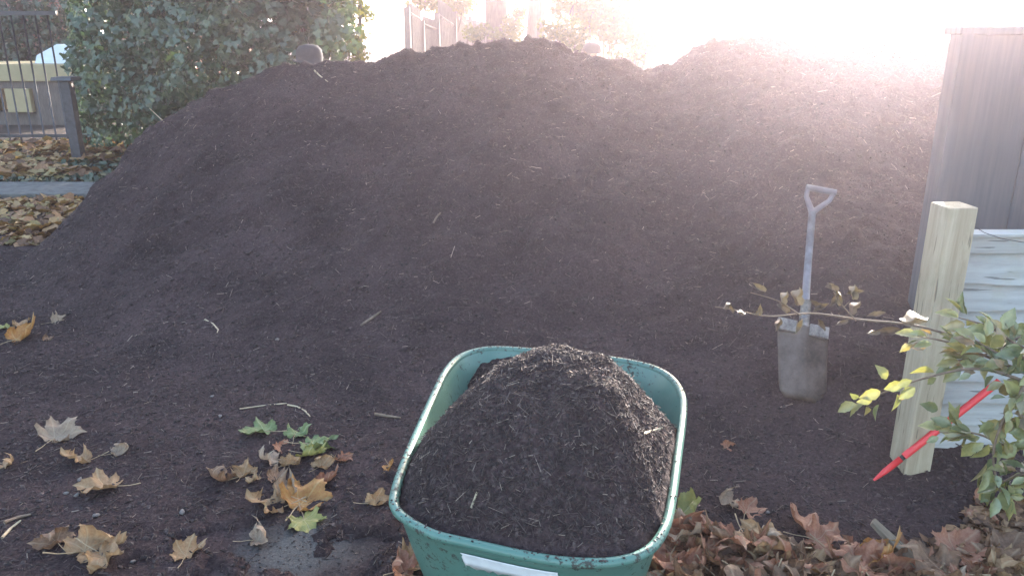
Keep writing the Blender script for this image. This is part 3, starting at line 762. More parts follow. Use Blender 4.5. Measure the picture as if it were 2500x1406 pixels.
# px, py, size m, proto, material, rz, tilt, label
LV = [
 (40, 830, .12, 3, 'orange', 40, (20, 0), 'largest orange-brown leaf of the clump at the left edge'),
 (50, 795, .07, 1, 'tan', 100, (0, 10), 'tan leaf lying above the orange one at the left edge'),
 (12, 800, .05, 0, 'yellow', 200, (0, 0), 'small yellow leaf cut off by the left edge'),
 (135, 785, .065, 2, 'pale', 30, (35, 0), 'pale brown leaf standing on edge right of the left-edge clump'),
 (118, 828, .045, 4, 'brown', 160, (0, 0), 'small brown leaf under the pale upright leaf at left'),
 (135, 1070, .105, 5, 'pale', 75, (10, 0), 'pale and rust leaf with its stalk pointing up, alone at upper left'),
 (205, 1125, .082, 2, 'tan', 200, (5, 0), 'tan curled leaf joined to a rolled leaf, middle left'),
 (285, 1105, .06, 7, 'pale', 35, (0, 0), 'pale tightly rolled leaf right of the tan curled one'),
 (12, 1135, .055, 4, 'tan', 350, (0, 0), 'tan curled leaf cut off by the left edge below the clump'),
 (265, 1190, .10, 13, 'tan', 195, (12, 0), 'thin tan lobed leaf folded flat, by two small stones'),
 (205, 1345, .11, 4, 'tan', 60, (22, 10), 'large upright tan leaf in the lower left cluster'),
 (250, 1355, .095, 2, 'tan', 330, (0, 12), 'broad tan leaf at right of the lower left cluster'),
 (140, 1325, .075, 11, 'brown', 150, (0, 0), 'thin brown leaf at left of the lower left cluster'),
 (455, 1355, .07, 12, 'tan', 100, (0, 0), 'yellowish brown pointed leaf alone near the bottom edge'),
 (628, 1318, .07, 6, 'pale', 20, (8, 0), 'pale crumpled leaf beside the worn grey patch'),
 (645, 1052, .095, 0, 'green', 170, (8, 0), 'green leaf with sharp teeth, leftmost of the green ones'),
 (722, 1062, .07, 8, 'green', 80, (0, 0), 'dull green leaf between the two bright green ones'),
 (762, 1088, .10, 8, 'green', 350, (-12, 8), 'green leaf with brown spots, rightmost of the green ones'),
 (752, 1110, .075, 3, 'yellow', 330, (0, 0), 'yellow-green leaf edge curling under the spotted green leaf'),
 (685, 1098, .06, 9, 'rust', 90, (30, 0), 'small rust leaf standing between the green leaves'),
 (665, 1122, .07, 4, 'pale', 200, (0, 0), 'pale ragged leaf below the leftmost green leaf'),
 (700, 1135, .065, 10, 'tan', 20, (0, 0), 'tan curled leaf below the green leaves'),
 (783, 1138, .06, 7, 'tan', 60, (0, 0), 'tan rolled leaf under the yellow-green leaf edge'),
 (832, 1122, .05, 1, 'rust', 340, (0, 0), 'rust leaf fragment at the right end of the green cluster'),
 (553, 1172, .10, 6, 'brown', 215, (14, 0), 'brown cupped leaf left of the big orange leaf'),
 (592, 1160, .06, 2, 'tan', 80, (0, 0), 'tan leaf overlapping the brown cupped leaf'),
 (622, 1172, .04, 4, 'tan', 260, (25, 0), 'small tan triangle of leaf beside the brown cupped one'),
 (675, 1168, .055, 12, 'brown', 120, (0, 0), 'dark brown leaf scrap above the big orange leaf'),
 (788, 1178, .065, 3, 'rust', 10, (0, 0), 'rust-red rolled leaf right of the big orange pile'),
 (700, 1205, .09, 10, 'pale', 130, (0, 0), 'pale brown crumpled leaf behind the big orange leaf'),
 (670, 1240, .10, 2, 'tan', 190, (0, 0), 'tan leaf spreading left from under the big orange leaf'),
 (733, 1232, .12, 5, 'orange', 75, (16, 8), 'biggest orange leaf, flat and bright, middle of the left cluster'),
 (742, 1268, .085, 0, 'yellow', 300, (0, 0), 'yellow-green leaf under the biggest orange leaf'),
 (950, 1138, .045, 12, 'orange', 300, (25, 0), 'small orange leaf left of the wheelbarrow'),
 (913, 1228, .065, 14, 'tan', 20, (10, 0), 'tan leaf just left of the near corner of the wheelbarrow'),
 (1010, 1378, .10, 2, 'tan', 30, (10, 0), 'tan leaf under the near left corner of the wheelbarrow'),
 (990, 1400, .09, 6, 'rust', 170, (0, 0), 'rust leaf at the bottom edge under the wheelbarrow'),
 (1665, 1255, .14, 10, 'yellow', 300, (18, 12), 'large mottled yellow-brown leaf leaning on the wheelbarrow side'),
 (1670, 1295, .11, 1, 'pale', 200, (0, 0), 'pale leaf below the large mottled yellow-brown one'),
 (1785, 1228, .075, 4, 'pale', 110, (20, 0), 'pale leaf with a stalk pointing up on the dark compost right of the barrow'),
 (1822, 1248, .075, 9, 'rust', 60, (28, 0), 'rust star-pointed leaf beside the pale leaf right of the barrow'),
 (1965, 1290, .11, 9, 'rust', 100, (30, 0), 'rust-red upright star-shaped leaf in the middle of the right drift'),
 (1990, 1318, .09, 5, 'rust', 330, (10, 0), 'rust leaf under the upright star-shaped one'),
 (1815, 1318, .12, 5, 'rust', 260, (0, 0), 'broad flat rust leaf in the middle of the drift'),
 (1745, 1305, .09, 9, 'rust', 150, (15, 0), 'rust leaf with a long point left of the broad flat one'),
 (1880, 1330, .11, 1, 'tan', 180, (0, 0), 'long tan leaf edge right of the broad flat rust leaf'),
 (1775, 1092, .04, 4, 'rust', 60, (30, 0), 'tiny upright rust leaf high on the compost right of the barrow'),
 (2130, 1360, .095, 3, 'orange', 350, (0, 0), 'orange-yellow folded leaf left of the wood offcut'),
 (2105, 1392, .12, 8, 'rust', 90, (10, 0), 'pinkish rust leaf below the orange folded leaf'),
 (2330, 1345, .12, 9, 'rust', 40, (15, 0), 'pinkish rust leaf right of the wood offcut'),
 (2400, 1232, .075, 12, 'rust', 70, (20, 0), 'rust leaf directly under the fence panel'),
 (2300, 1395, .12, 5, 'brown', 160, (0, 0), 'brown leaf at the bottom edge right of the wood offcut'),
 (1625, 1365, .11, 5, 'rust', 230, (0, 0), 'rust leaf near the near right corner of the wheelbarrow'),
 (2455, 1350, .11, 1, 'brown', 40, (0, 0), 'brown leaf in the bottom right corner'),
]
for (px, py, s_, pr, mt, rz, tl, lb) in LV:
    z_ = .004 if px < 1200 else .030 if py > 1280 else .006
    fallen_leaf(px, py, s_, pr, mt, lb, rz, tl, z_, G1 if px < 1200 else 'fallen leaves between wheelbarrow and fence')
# the rest of the drift right of the barrow
G2 = 'brown leaves packed in the drift'
for i in range(92):
    while True:
        px = random.uniform(1560, 2540); py = random.uniform(1270, 1480)
        lo = np.interp(px, [1560, 1700, 1900, 2100, 2300, 2400, 2560], [1280, 1300, 1335, 1370, 1330, 1235, 1225])
        if py > lo: break
    mt = random.choice(['tan', 'rust', 'brown', 'brown', 'rust', 'tan', 'pale'])
    fallen_leaf(px, py, random.uniform(.06, .115), random.randrange(16), mt, 'brown autumn leaf packed in the drift between wheelbarrow and fence', None,
                (random.uniform(-17, 17), random.uniform(-17, 17)), random.uniform(-.006, .022), G2)
# far leaf litter on the left: a carpet
LT = np.array([(-1, 0, .1), (-.35, -.75, .0), (.1, -.45, .15), (.75, -.7, .1), (1, 0, .25), (.75, .7, 0), (.1, .45, .2), (-.35, .75, .1), (0, 0, -.05)], float)
LTF = [(8, 0, 1, 2), (8, 2, 3, 4), (8, 4, 5, 6), (8, 6, 7, 0)]
def litter(name, x, y, zoff, size, mat, label, cat, lift=.03, tone=None, tilt=.45, parent=None):
    n_ = len(x); z = surf(x, y)+zoff+rng.random(n_)*lift
    nr = np.stack([rng.normal(size=n_)*tilt, rng.normal(size=n_)*tilt, np.ones(n_)], -1); a, b_, c_ = frames(nr, n_)
    s = (size*(.6+.8*rng.random(n_)))[:, None]
    o = cloud(name, np.stack([x, y, z], -1), a*s, b_*s, c_*s, LT, LTF, mat, parent, tone); tag(o, label, cat, kind='stuff'); return o
n_ = 3400; x = rng.uniform(-8, -2.9, n_); y = rng.uniform(5.5, 7.24, n_)
k = pile(x, y) < .05; x, y = x[k], y[k]
k = vnoise(x*2, y*4, 3) > .15+.3*(y < 5.9)
litter('leaf_litter', x[k], y[k], .0, .05, M['litter'], 'brown leaves carpeting the tarmac before the kerb at left', 'leaf litter')
n_ = 3800; x = rng.uniform(-10, -2.2, n_); y = rng.uniform(7.95, 10.8, n_)
k = vnoise(x*1.3, y*1.8, 8)+.22*(y-9) > .42
litter('leaf_litter', x[k], y[k], .03, .07, M['litter'], 'brown leaves fallen along the foot of the iron railings', 'leaf litter', .06)
n_ = 9000; x = rng.uniform(-10, -1.8, n_); y = rng.uniform(7.88, 10.6, n_)
litter('ground_cover', x, y, .0, .032, M['cover'], 'low green ground ivy between kerb and railings', 'ground cover', .07, tilt=.7)
n_ = 3000; px_ = rng.uniform(1540, 2600, n_); py_ = rng.uniform(1265, 1500, n_)
lo = np.interp(px_, [1540, 1700, 1900, 2100, 2300, 2400, 2600], [1290, 1320, 1350, 1385, 1340, 1240, 1225]); k = py_ > lo
pp = np.array([tuple(gnd(a, b_)) for a, b_ in zip(px_[k], py_[k])])
litter('leaf_litter', pp[:, 0], pp[:, 1], .0, .028, M['litter'], 'crushed brown leaf litter under the drift at lower right', 'leaf litter', .02, tone=rng.random(len(pp))*.5)

# stones, sticks on the ground
def pebble(px, py, s, label):
    p = gnd(px, py); p = gnd(px, py, gz(p.x, p.y)+s*.3)
    bm = bmesh.new(); bmesh.ops.create_icosphere(bm, subdivisions=2, radius=1)
    for v_ in bm.verts: v_.co *= 1+.5*(random.random()-.5); v_.co.z *= .5
    me = bpy.data.meshes.new('pebble'); bm.to_mesh(me); bm.free()
    o = link('pebble', me, M['stone'], None, True); o.location = p; s *= .8; o.scale = (s, s*.7, s); o.rotation_euler = (0, 0, random.random()*6)
    tag(o, label, 'pebble', 'small pebbles on the compost')
for a in [(195, 1170, .014, 'pale pebble above the thin folded tan leaf'), (162, 1203, .013, 'pale round pebble, left of the pair by the folded leaf'),
          (188, 1207, .013, 'pale rough pebble, right of the pair by the folded leaf'), (235, 1257, .014, 'grey flat pebble between the left leaf clusters'),
          (445, 1249, .016, 'pale grey pebble left of the big orange leaf'), (677, 828, .012, 'white pebble in the middle of the pile foot'),
          (325, 1370, .011, 'white pebble right of the lower left cluster'), (518, 967, .012, 'grey pebble above the brown cupped leaf'),
          (1875, 1250, .011, 'pale round pebble right of the barrow'), (811, 376, .02, 'small cream chip high on the pile face'),
          (538, 1015, .011, 'pale chip left of the sharp-toothed green leaf')]:
    pebble(*a)
def stick(pts, r0, label, mat='straw', name='stick'):
    P = []
    for px, py in pts:
        p = gnd(px, py)
        for _ in range(3): p = gnd(px, py, gz(p.x, p.y)+r0*1.5)
        P.append(p)
    # on the pile face the view ray meets the slope: march
    Q_ = []
    for (px, py), p in zip(pts, P):
        d_ = ray(px, py); t = 1.
        while t < 9:
            c2 = Vector((0, 0, CAMH))+d_*t
            if c2.z < surf(c2.x, c2.y)+r0*1.5: break
            t += .01
        Q_.append(c2)
    o_ = sum(Q_, Vector())/len(Q_)
    o = MB().tube([q_-o_ for q_ in Q_], [r0]+[r0*.9]*(len(Q_)-2)+[r0*.6], 7).build(name, M[mat], None, True, loc=tuple(o_))
    tag(o, label, 'stick', 'loose sticks and stalks')
stick([(585, 998), (640, 990), (690, 985), (700, 984)], .003, 'thin grey stalk left of the curved pale stalk')
stick([(702, 988), (725, 992), (745, 1003), (757, 1016)], .004, 'curved pale stalk above the green leaves')
stick([(915, 1010), (945, 1015), (978, 1019)], .006, 'short thick stick left of the wheelbarrow', 'twig')
stick([(880, 795), (905, 778), (930, 760)], .007, 'stout brown stick on the pile foot behind the wheelbarrow', 'twig')
stick([(768, 173), (780, 185), (800, 200)], .006, 'pale stick high on the pile below the hat')
stick([(365, 265), (383, 282), (400, 298)], .005, 'white straw sticking out of the left shoulder of the pile')
stick([(5, 1312), (25, 1290), (50, 1270)], .005, 'pale broken stick at the lower left edge')
stick([(10, 1275), (45, 1262), (75, 1255)], .006, 'brown dry stick above the pale broken one at lower left', 'twig')
stick([(500, 780), (520, 790), (533, 805), (530, 812)], .004, 'thin hooked stalk on the left pile foot')
stick([(1058, 545), (1066, 530), (1075, 520)], .006, 'short brown stick in the middle of the pile face', 'twig')
stick([(140, 1112), (90, 1118), (50, 1130)], .0015, 'thin dark stem below the pale and rust leaf', 'twig')
stick([(1800, 1420), (1830, 1400), (1850, 1396)], .003, 'thin stalk in the leaf drift')
# two sticks on the barrow heap
for (a, c2, lb) in (((1570, 1058), (1616, 1044), 'pale straw piece on the right slope of the barrow heap'), ((1150, 1240), (1165, 1200), 'dark stick on the near left slope of the barrow heap')):
    Q_ = []
    for px, py in (a, c2):
        d_ = ray(px, py); t = .8
        while t < 4:
            q_ = Vector((0, 0, CAMH))+d_*t
            if q_.z < heap(q_.x-bc.x, q_.y-bc.y)+.004: break
            t += .004
        Q_.append(q_)
    o = MB().tube([Q_[0], Q_[1]], [.003, .0025], 6).build('stick', M['straw'], None, True); tag(o, lb, 'stick', 'loose sticks and stalks')

# ---------------------------------------------------------------- hedge shrub at the right
BL = []
for i in range(9):
    t = i/8; wv = math.sin(math.pi*min(1, t*1.02)**.85); BL += [(t, -.25*wv*(1+.14*(i % 2)), .15*wv-.1*t*t), (t, 0, -.1*t*t), (t, .25*wv*(1+.14*(i % 2)), .15*wv-.1*t*t)]
BL = np.array(BL); BLF = []
for i in range(8):
    a = i*3; BLF += [(a, a+3, a+4, a+1), (a+1, a+4, a+5, a+2)]
BLc = BL.copy(); BLc[:, 2] += .5*np.abs(BL[:, 1])/.3 - .25*np.sin(BL[:, 0]*4); BLc[:, 1] *= .6; BLc[:, 2] += .25*np.sin(BL[:, 0]*9)*.5    # curled dry leaf
shrub = empty('hedge_shrub', (1.75, 1.95, 0)); tag(shrub, 'leafy hornbeam-like hedge shrub with green and yellow leaves before the fence', 'shrub')
sl_ = Vector(shrub.location)
def along(pts, k=10):
    pts = [Vector(p) for p in pts]; out = []
    for i in range(len(pts)-1):
        p0, p1, p2, p3 = pts[max(i-1, 0)], pts[i], pts[i+1], pts[min(i+2, len(pts)-1)]
        for j in range(k):
            t = j/k; out.append(.5*((2*p1)+(-p0+p2)*t+(2*p0-5*p1+4*p2-p3)*t*t+(-p0+3*p1-3*p2+p3)*t**3))
    return out+[pts[-1]]
def branch(pts, r0, r1):
    c2 = along(pts); MB().tube([p-sl_ for p in c2], list(np.linspace(r0, r1, len(c2))), 7).build('branch', M['twig'], shrub, True)
    return c2
LP = {'beech': ([], [], [], []), 'drybeech': ([], [], [], [])}
def put_leaf(kind, p, dirv, nr, s, tone):
    d_ = Vector(dirv).normalized(); nn = Vector(nr); nn = (nn-d_*nn.dot(d_)).normalized(); bb = nn.cross(d_)
    P_, A_, B_, N_ = LP[kind][:4]
    P_.append(p-sl_); A_.append(d_*s); B_.append(bb*s); N_.append((nn*s, tone))
# the long bare twig with curled dry leaves
tw = branch([at(2420, 850, 1.9), at(2250, 798, 1.98), at(2100, 780, 2.0), at(1980, 765, 2.02), at(1880, 772, 2.05), at(1800, 758, 2.06), at(1745, 748, 2.08)], .0035, .0012)
t2 = branch([at(1955, 770, 2.02), at(1900, 735, 2.0), at(1832, 714, 2.0)], .002, .001)
t3 = branch([at(2090, 782, 2.0), at(2060, 750, 1.98), at(2035, 712, 1.97)], .002, .001)
t5 = branch([at(2060, 750, 1.98), at(2075, 735, 1.98)], .0015, .001)
drys = [(1765, 752, 50, .022), (1790, 765, 120, .025), (1855, 770, 95, .03), (1820, 765, 160, .02), (1870, 712, 150, .035), (1905, 742, 80, .035), (1920, 765, 130, .04), (1942, 745, 95, .045),
        (1985, 760, 30, .035), (2010, 755, 150, .035), (2055, 745, 110, .04), (2070, 765, 60, .035), (2040, 712, 140, .035), (2065, 718, 10, .035), (2080, 730, 100, .04), (2070, 780, 200, .03),
        (2115, 772, 10, .038), (2195, 778, 10, .055), (2150, 808, 190, .03), (2200, 806, 190, .055), (1960, 778, 250, .035), (1995, 778, 300, .03), (1905, 775, 250, .03), (2025, 748, 60, .035), (1840, 768, 30, .02)]
for px, py, an, s in drys:
    p = at(px, py, 2.0); d_ = Vector((math.cos(R(an)), random.uniform(-.3, .3), math.sin(R(an))))
    put_leaf('drybeech', p, d_, (random.uniform(-.4, .4), -.8, random.uniform(-.3, .6)), s*1.3, random.random())
# leafy branches
br = []
br.append(branch([at(2650, 980, 1.75), at(2480, 900, 1.8), at(2330, 840, 1.85), at(2240, 820, 1.9)], .006, .0015))
br.append(branch([at(2650, 1000, 1.7), at(2500, 930, 1.72), at(2380, 900, 1.78), at(2250, 925, 1.85), at(2140, 965, 1.9), at(2090, 985, 1.92)], .005, .0012))
br.append(branch([at(2650, 900, 1.8), at(2500, 850, 1.8), at(2420, 800, 1.82), at(2340, 775, 1.86)], .005, .0015))
br.append(branch([at(2650, 1010, 1.7), at(2540, 1060, 1.7), at(2470, 1090, 1.72), at(2390, 1060, 1.76), at(2300, 1045, 1.8)], .006, .0015))
br.append(branch([at(2560, 900, 1.68), at(2490, 960, 1.68), at(2440, 1050, 1.7), at(2425, 1130, 1.7), at(2450, 1220, 1.7)], .006, .0015))
br.append(branch([at(2650, 1130, 1.65), at(2560, 1150, 1.66), at(2480, 1160, 1.7), at(2430, 1190, 1.72)], .005, .0015))
br.append(branch([at(2600, 800, 1.9), at(2500, 820, 1.9), at(2420, 860, 1.88), at(2340, 880, 1.88)], .005, .0015))
br.append(branch([at(2640, 900, 1.72), at(2560, 870, 1.74), at(2460, 870, 1.76), at(2380, 830, 1.8)], .005, .0015))
br.append(branch([at(2700, 1400, 1.6), at(2640, 1100, 1.65), at(2620, 950, 1.72), at(2600, 780, 1.85)], .012, .006))
for bi, c2 in enumerate(br[:8]):
    for i, p in enumerate(c2):
        if i < 6 and bi != 1: pass
        t = i/len(c2)
        for rep in range(3):
            if random.random() < (.47 if bi != 1 else .10+.35*(t < .4)): 
                tan = (c2[min(i+1, len(c2)-1)]-c2[max(i-1, 0)]).normalized()
                sd_ = Vector((random.uniform(-1, 1), random.uniform(-.6, .4), random.uniform(-1, 1)))
                d_ = tan*.7+sd_*.9
                s = random.uniform(.03, .062)
                tn = min(1, max(0, random.gauss(.5, .3)))
                put_leaf('beech', p+sd_*.022, d_, (random.uniform(-.7, .7), random.uniform(-1, .3), random.uniform(.1, 1)), s, tn)
    e = c2[-1]; put_leaf('beech', e, (c2[-1]-c2[-4]), (0, -.6, .8), .055, .7)
for px, py, an, s, tn in [(2165, 925, 130, .05, .66), (2150, 955, 200, .055, .7), (2190, 940, 20, .04, .5), (2130, 975, 190, .04, .66), (2290, 1000, 160, .05, .05), (2310, 1040, 180, .045, .1), (2390, 1050, 20, .07, .75), (2455, 1200, 280, .06, .5)]:
    put_leaf('beech', at(px, py, 1.84), (math.cos(R(an)), 0, math.sin(R(an))), (.1, -.8, .4), s, tn)
for kind, shp, nm in (('beech', BL, 'leaves'), ('drybeech', BLc, 'dry_leaves')):
    P_, A_, B_, N_ = LP[kind][:4]
    cloud(nm, np.array(P_), np.array(A_), np.array(B_), np.array([x_[0] for x_ in N_]), shp, BLF, M[kind], shrub, np.array([x_[1] for x_ in N_]))

# ---------------------------------------------------------------- left background: railings, gate post, cream store, brick wall
YR = 10.8
rail = empty('railings', (-8, YR, 0)); tag(rail, 'dark iron railings with slim upright bars at the upper left', 'railings')
zt = at(20, 28, YR).z
xL, xR = -11.5, at(150, 100, YR).x
tr = MB(); tr.box((xL+8, -.025, zt-.05), (xR+8, .025, zt)); tr.build('top_bar', M['iron'], rail)
tr = MB(); tr.box((xL+8, -.02, .10), (xR+8, .02, .14)); tr.build('bottom_bar', M['iron'], rail)
x_ = at(8, 100, YR).x; k_ = 0
xx = x_-.155*14
while xx < xR-.03:
    b_ = MB(); b_.tube([(xx+8, 0, .0), (xx+8, 0, zt-.05)], .013, 6); b_.build('bar', M['iron'], rail, True); xx += .155
YG = 9.3
p = at(172, 260, YG); gp = empty('gate_post', (p.x, p.y, 0)); tag(gp, 'short dark iron post with a flat cap beside the ivy', 'gate post')
hz_ = at(172, 188, YG).z
MB().box((-.055, -.055, 0), (.055, .055, hz_-.04)).build('shaft', M['iron'], gp, bevel=.005)
MB().box((-.12, -.12, hz_-.04), (.12, .12, hz_), taper=.9).build('cap', M['iron'], gp, bevel=.005)
# cream store with a white cover on top
YB = 13.
st = empty('storage_box', (-9.5, YB, 0)); tag(st, 'cream painted board-sided store with dark openings behind the railings', 'storage box')
z0 = at(50, 157, YB).z; z1 = at(50, 200, YB).z; z2 = at(50, 217, YB).z; z3 = at(50, 275, YB).z
x1 = at(180, 180, YB).x+9.5
MB().box((-4, 0, z1+.003), (x1, 1.2, z0)).build('upper_board', M['cream'], st, bevel=.01)
MB().box((-4, .05, z2), (x1, 1.2, z1)).build('shadow_gap', M['fence_back'], st)
lw = MB(); lw.box((-4, -.02, z3), (at(-30, 240, YB).x+9.5, 1.2, z2-.003)); lw.box((at(15, 240, YB).x+9.5, -.02, z3), (at(75, 240, YB).x+9.5, 1.2, z2-.003)); lw.build('lower_board', M['cream'], st, bevel=.01)
MB().box((-4, .1, 0), (x1-.1, 1.19, z3)).build('base', M['fence_back'], st)
MB().box((at(78, 240, YB).x+9.5, .05, 0), (x1, 1.15, z2)).build('side_board', M['fence_back'], st)
# dark evergreen behind the store
cv = MB(); zA = at(100, 150, YB).z
xa, xb = at(65, 140, YB).x, at(185, 140, YB).x; zc = at(120, 110, YB).z
wc = [(xa, YB+.2, z0+.002), (xb, YB+.2, z0+.002), (xb, YB+1.1, z0+.002), (xa, YB+1.1, z0+.002), (xa+.02, YB+.25, zA+.08), (xb, YB+.3, zc), (xb, YB+1., zc), (xa+.05, YB+1., zA+.1), (xa+.35, YB+.27, zc), (xa+.35, YB+1.03, zc)]
o = link('white_cover', mesh('white_cover', wc, [(0, 1, 5, 8, 4), (1, 2, 6, 5), (2, 3, 7, 9, 6), (3, 0, 4, 7), (4, 8, 9, 7), (8, 5, 6, 9), (0, 3, 2, 1)]), M['whitecover'])
tag(o, 'bluish white plastic cover lying on the cream store', 'cover')
# brick building
bw_ = empty('brick_house', (-11, 17.5, 0)); tag(bw_, 'red-brown brick house half hidden behind ivy and railings', 'house')
MB().box((-9, 0, 0), (4.2, 5, 5)).build('wall', M['brick'], bw_)
wf = MB(); wf.box((2.0, -.04, 1.7), (3.2, .0, 3.0)); wfo = wf.build('window', M['plaster'], bw_)
MB().box((2.08, -.06, 1.78), (3.12, -.041, 2.92)).build('pane', M['glass'], wfo)
rfm = MB(); rfm.v = [(-9.3, -.4, 4.99), (4.5, -.4, 4.99), (4.5, 5.4, 4.99), (-9.3, 5.4, 4.99), (-9.3, 2.5, 7.5), (4.5, 2.5, 7.5)]; rfm.f = [(0, 1, 5, 4), (1, 2, 5), (2, 3, 4, 5), (3, 0, 4), (0, 3, 2, 1)]
rfm.build('roof', M['rooftile'], bw_)

# ---------------------------------------------------------------- ivy
IV = np.array([(0, 0, 0), (-.1, -.42, .05), (.28, -.62, .0), (.42, -.30, .06), (1., 0, -.08), (.42, .30, .06), (.28, .62, 0), (-.1, .42, .05)], float)
IVF = [(0, 1, 2, 3), (0, 3, 4, 5), (0, 5, 6, 7)]
def blob_leaves(cs, n_, size, out=.8, face=(0, -1, .25), shell=.45, jit=.6):
    """leaves in a set of ellipsoid clumps; returns positions and normals"""
    cs = np.array(cs, float); vol = (cs[:, 3]*cs[:, 4]*cs[:, 5])**.66; pr = vol/vol.sum()
    idc = rng.choice(len(cs), n_, p=pr); d = rng.normal(size=(n_, 3)); d /= np.linalg.norm(d, axis=1, keepdims=True)
    r = (shell+(1-shell)*rng.random(n_)**.6)[:, None]
    P = cs[idc, :3]+d*cs[idc, 3:6]*r
    nr = d*out+np.array(face)*.7+rng.normal(size=(n_, 3))*jit
    return P, nr, idc
def leaf_mass(name, cs, n_, size, mat, parent, shape=IV, faces=IVF, tone=None, hang=.6, **kw):
    P, nr, idc = blob_leaves(cs, n_, size, **kw)
    nr /= np.linalg.norm(nr, axis=1, keepdims=True)
    dn = np.tile(np.array([0, 0, -hang]), (n_, 1))+rng.normal(size=(n_, 3))*.6
    a = dn-nr*(dn*nr).sum(1, keepdims=True); a /= np.linalg.norm(a, axis=1, keepdims=True); b_ = np.cross(nr, a)
    s = (size*(.6+.8*rng.random(n_)))[:, None]
    tn = rng.random(n_)*.6+.2*vnoise(P[:, 0]*2, P[:, 2]*2, 4)+.1 if tone is None else tone(n_, P)
    return cloud(name, P-np.array(parent.location), a*s, b_*s, nr*s, shape, faces, M[mat], parent, tn)
ivy = empty('ivy_hedge', (-3.6, 9., 0)); tag(ivy, 'tall dense mass of dark green ivy behind the left of the pile', 'ivy')
cs = []
def px_clump(px, py, Y, rx, ry, rz): p = at(px, py, Y); cs.append((p.x, p.y, p.z, rx, ry, rz))
for px in range(190, 840, 42):
    Yd = np.interp(px, [150, 300, 500, 900], [10.4, 10., 9.2, 9.])
    for py in range(-150, 350, 48):
        if px < 220 and 40 < py: continue
        if px > 700 and py > 110: continue
        sc_ = random.uniform(.8, 1.25)
        px_clump(px+random.uniform(-18, 18), py+random.uniform(-18, 18), Yd+random.uniform(-.3, .45), .26*sc_, .28*sc_, .24*sc_)
for py in range(30, 360, 34):
    for px in (205, 232): px_clump(px+random.uniform(-6, 6), py, 11.5, .2, .2, .2)
leaf_mass('foliage', cs, 22000, .068, 'ivy', ivy)
stx = MB()
for i in range(26):
    px = random.uniform(190, 830); Yd = np.interp(px, [150, 300, 500, 900], [10.5, 10.1, 9.5, 9.2]); a = at(px, 350, Yd); a.z = 0
    b2 = at(px+random.uniform(-60, 60), -150, Yd+.1); md = a.lerp(b2, .5)+Vector((random.uniform(-.2, .2), 0, 0))
    stx.tube([p-Vector(ivy.location) for p in along([a, md, b2], 4)], random.uniform(.012, .035), 6)
stx.build('stem', M['bark'], ivy, True)
# a straw-coloured dead leaf or two caught in it come as tones; outer fringe lit by the sun
hl = empty('leafy_bush', tuple(at(820, 140, 9.8)*1)); hl.location.z = 0
tag(hl, 'sunlit pale green fringe of bush right of the ivy, against the white sky', 'bush')
cs = []
for (px, py, rx) in [(790, 20, .3), (840, 10, .28), (880, 30, .16), (760, 60, .3), (820, 70, .3), (870, 80, .16), (790, 110, .3), (850, 120, .2), (750, -40, .35), (830, -50, .3), (880, -40, .2), (735, 90, .25), (905, 45, .06), (880, 130, .12)]:
    p = at(px, py, 9.7+random.uniform(-.3, .3)); cs.append((p.x, p.y, p.z, rx, rx*1., rx*.8))
leaf_mass('foliage', cs, 3000, .05, 'yellow', hl, shell=.05, tone=lambda n_, P: rng.random(n_)*.55)
stx = MB()
for i in range(7):
    a = at(random.uniform(760, 830), 150, 9.8); a.z = 0; b2 = at(random.uniform(750, 880), -30, 9.8); stx.tube([p-Vector(hl.location) for p in along([a, a.lerp(b2, .5)+Vector((random.uniform(-.1, .1), 0, 0)), b2], 4)], [.03]*4+[.02]*4+[.01], 6)
stx.build('stem', M['bark'], hl, True)

ev = empty('evergreen', (at(60, 100, 15.5).x, 15.5, 0)); tag(ev, 'dark evergreen shrub in the shade behind the cream store', 'shrub')
cs = []
for px in range(-60, 200, 36):
    for py in (20, 55, 90, 125, 165):
        p = at(px+random.uniform(-10, 10), py, 15.5+random.uniform(-.3, .3)); cs.append((p.x, p.y, p.z, .33, .3, .3))
leaf_mass('foliage', cs, 4200, .075, 'ivy', ev, tone=lambda n_, P: rng.random(n_)*.35)
MB().tube([(0, 0, 0), (.05, 0, 1.), (0, 0, 2.2)], .07, 8).build('stem', M['bark'], ev, True)

# ---------------------------------------------------------------- far garden fence, trunks, shrubs, houses
fposts = [(993, 18, 17.2), (1029, 50, 18.2), (1066, 33, 19.0), (1108, 28, 20.2)]
bf = empty('garden_fence', tuple(at(993, 100, 17.2))); bf.location.z = 0; tag(bf, 'weathered picket-board fence with posts stepping down beyond the pile', 'fence')
bl_ = Vector(bf.location)
tops = []
for (px, py, Y_) in fposts:
    t_ = at(px, py, Y_); tops.append(t_); q_ = t_-bl_
    MB().box((q_.x-.06, q_.y-.06, 0), (q_.x+.06, q_.y+.06, q_.z)).build('post', M['fence_back'], bf)
rails = [((1000, 34), (1024, 48)), ((1034, 62), (1062, 72)), ((1072, 40), (1105, 62)), ((1112, 40), (1136, 62))]
ends = fposts+[(1142, 35, 21.5)]
for i in range(4):
    (xa_, _, Ya), (xb_, _, Yb) = ends[i], ends[i+1]
    (r0x, r0y), (r1x, r1y) = rails[i]
    A_ = at(r0x, r0y, Ya+.1)-bl_; B_ = at(r1x, r1y, Yb-.1)-bl_
    MB().box((0, 0, 0), (1, 1, 1)).v
    rl_ = MB(); rl_.tube([A_, B_], .05, 4); rl_.build('rail', M['fence_back'], bf)
    n2 = 9; top_dy = .32
    for k_ in range(n2):
        t = (k_+.5)/n2; c2 = A_.lerp(B_, t)
        MB().box((c2.x-.045, c2.y+.04, 0), (c2.x+.045, c2.y+.06, c2.z+(.18 if i != 2 else .35))).build('picket', M['fence_back'], bf)
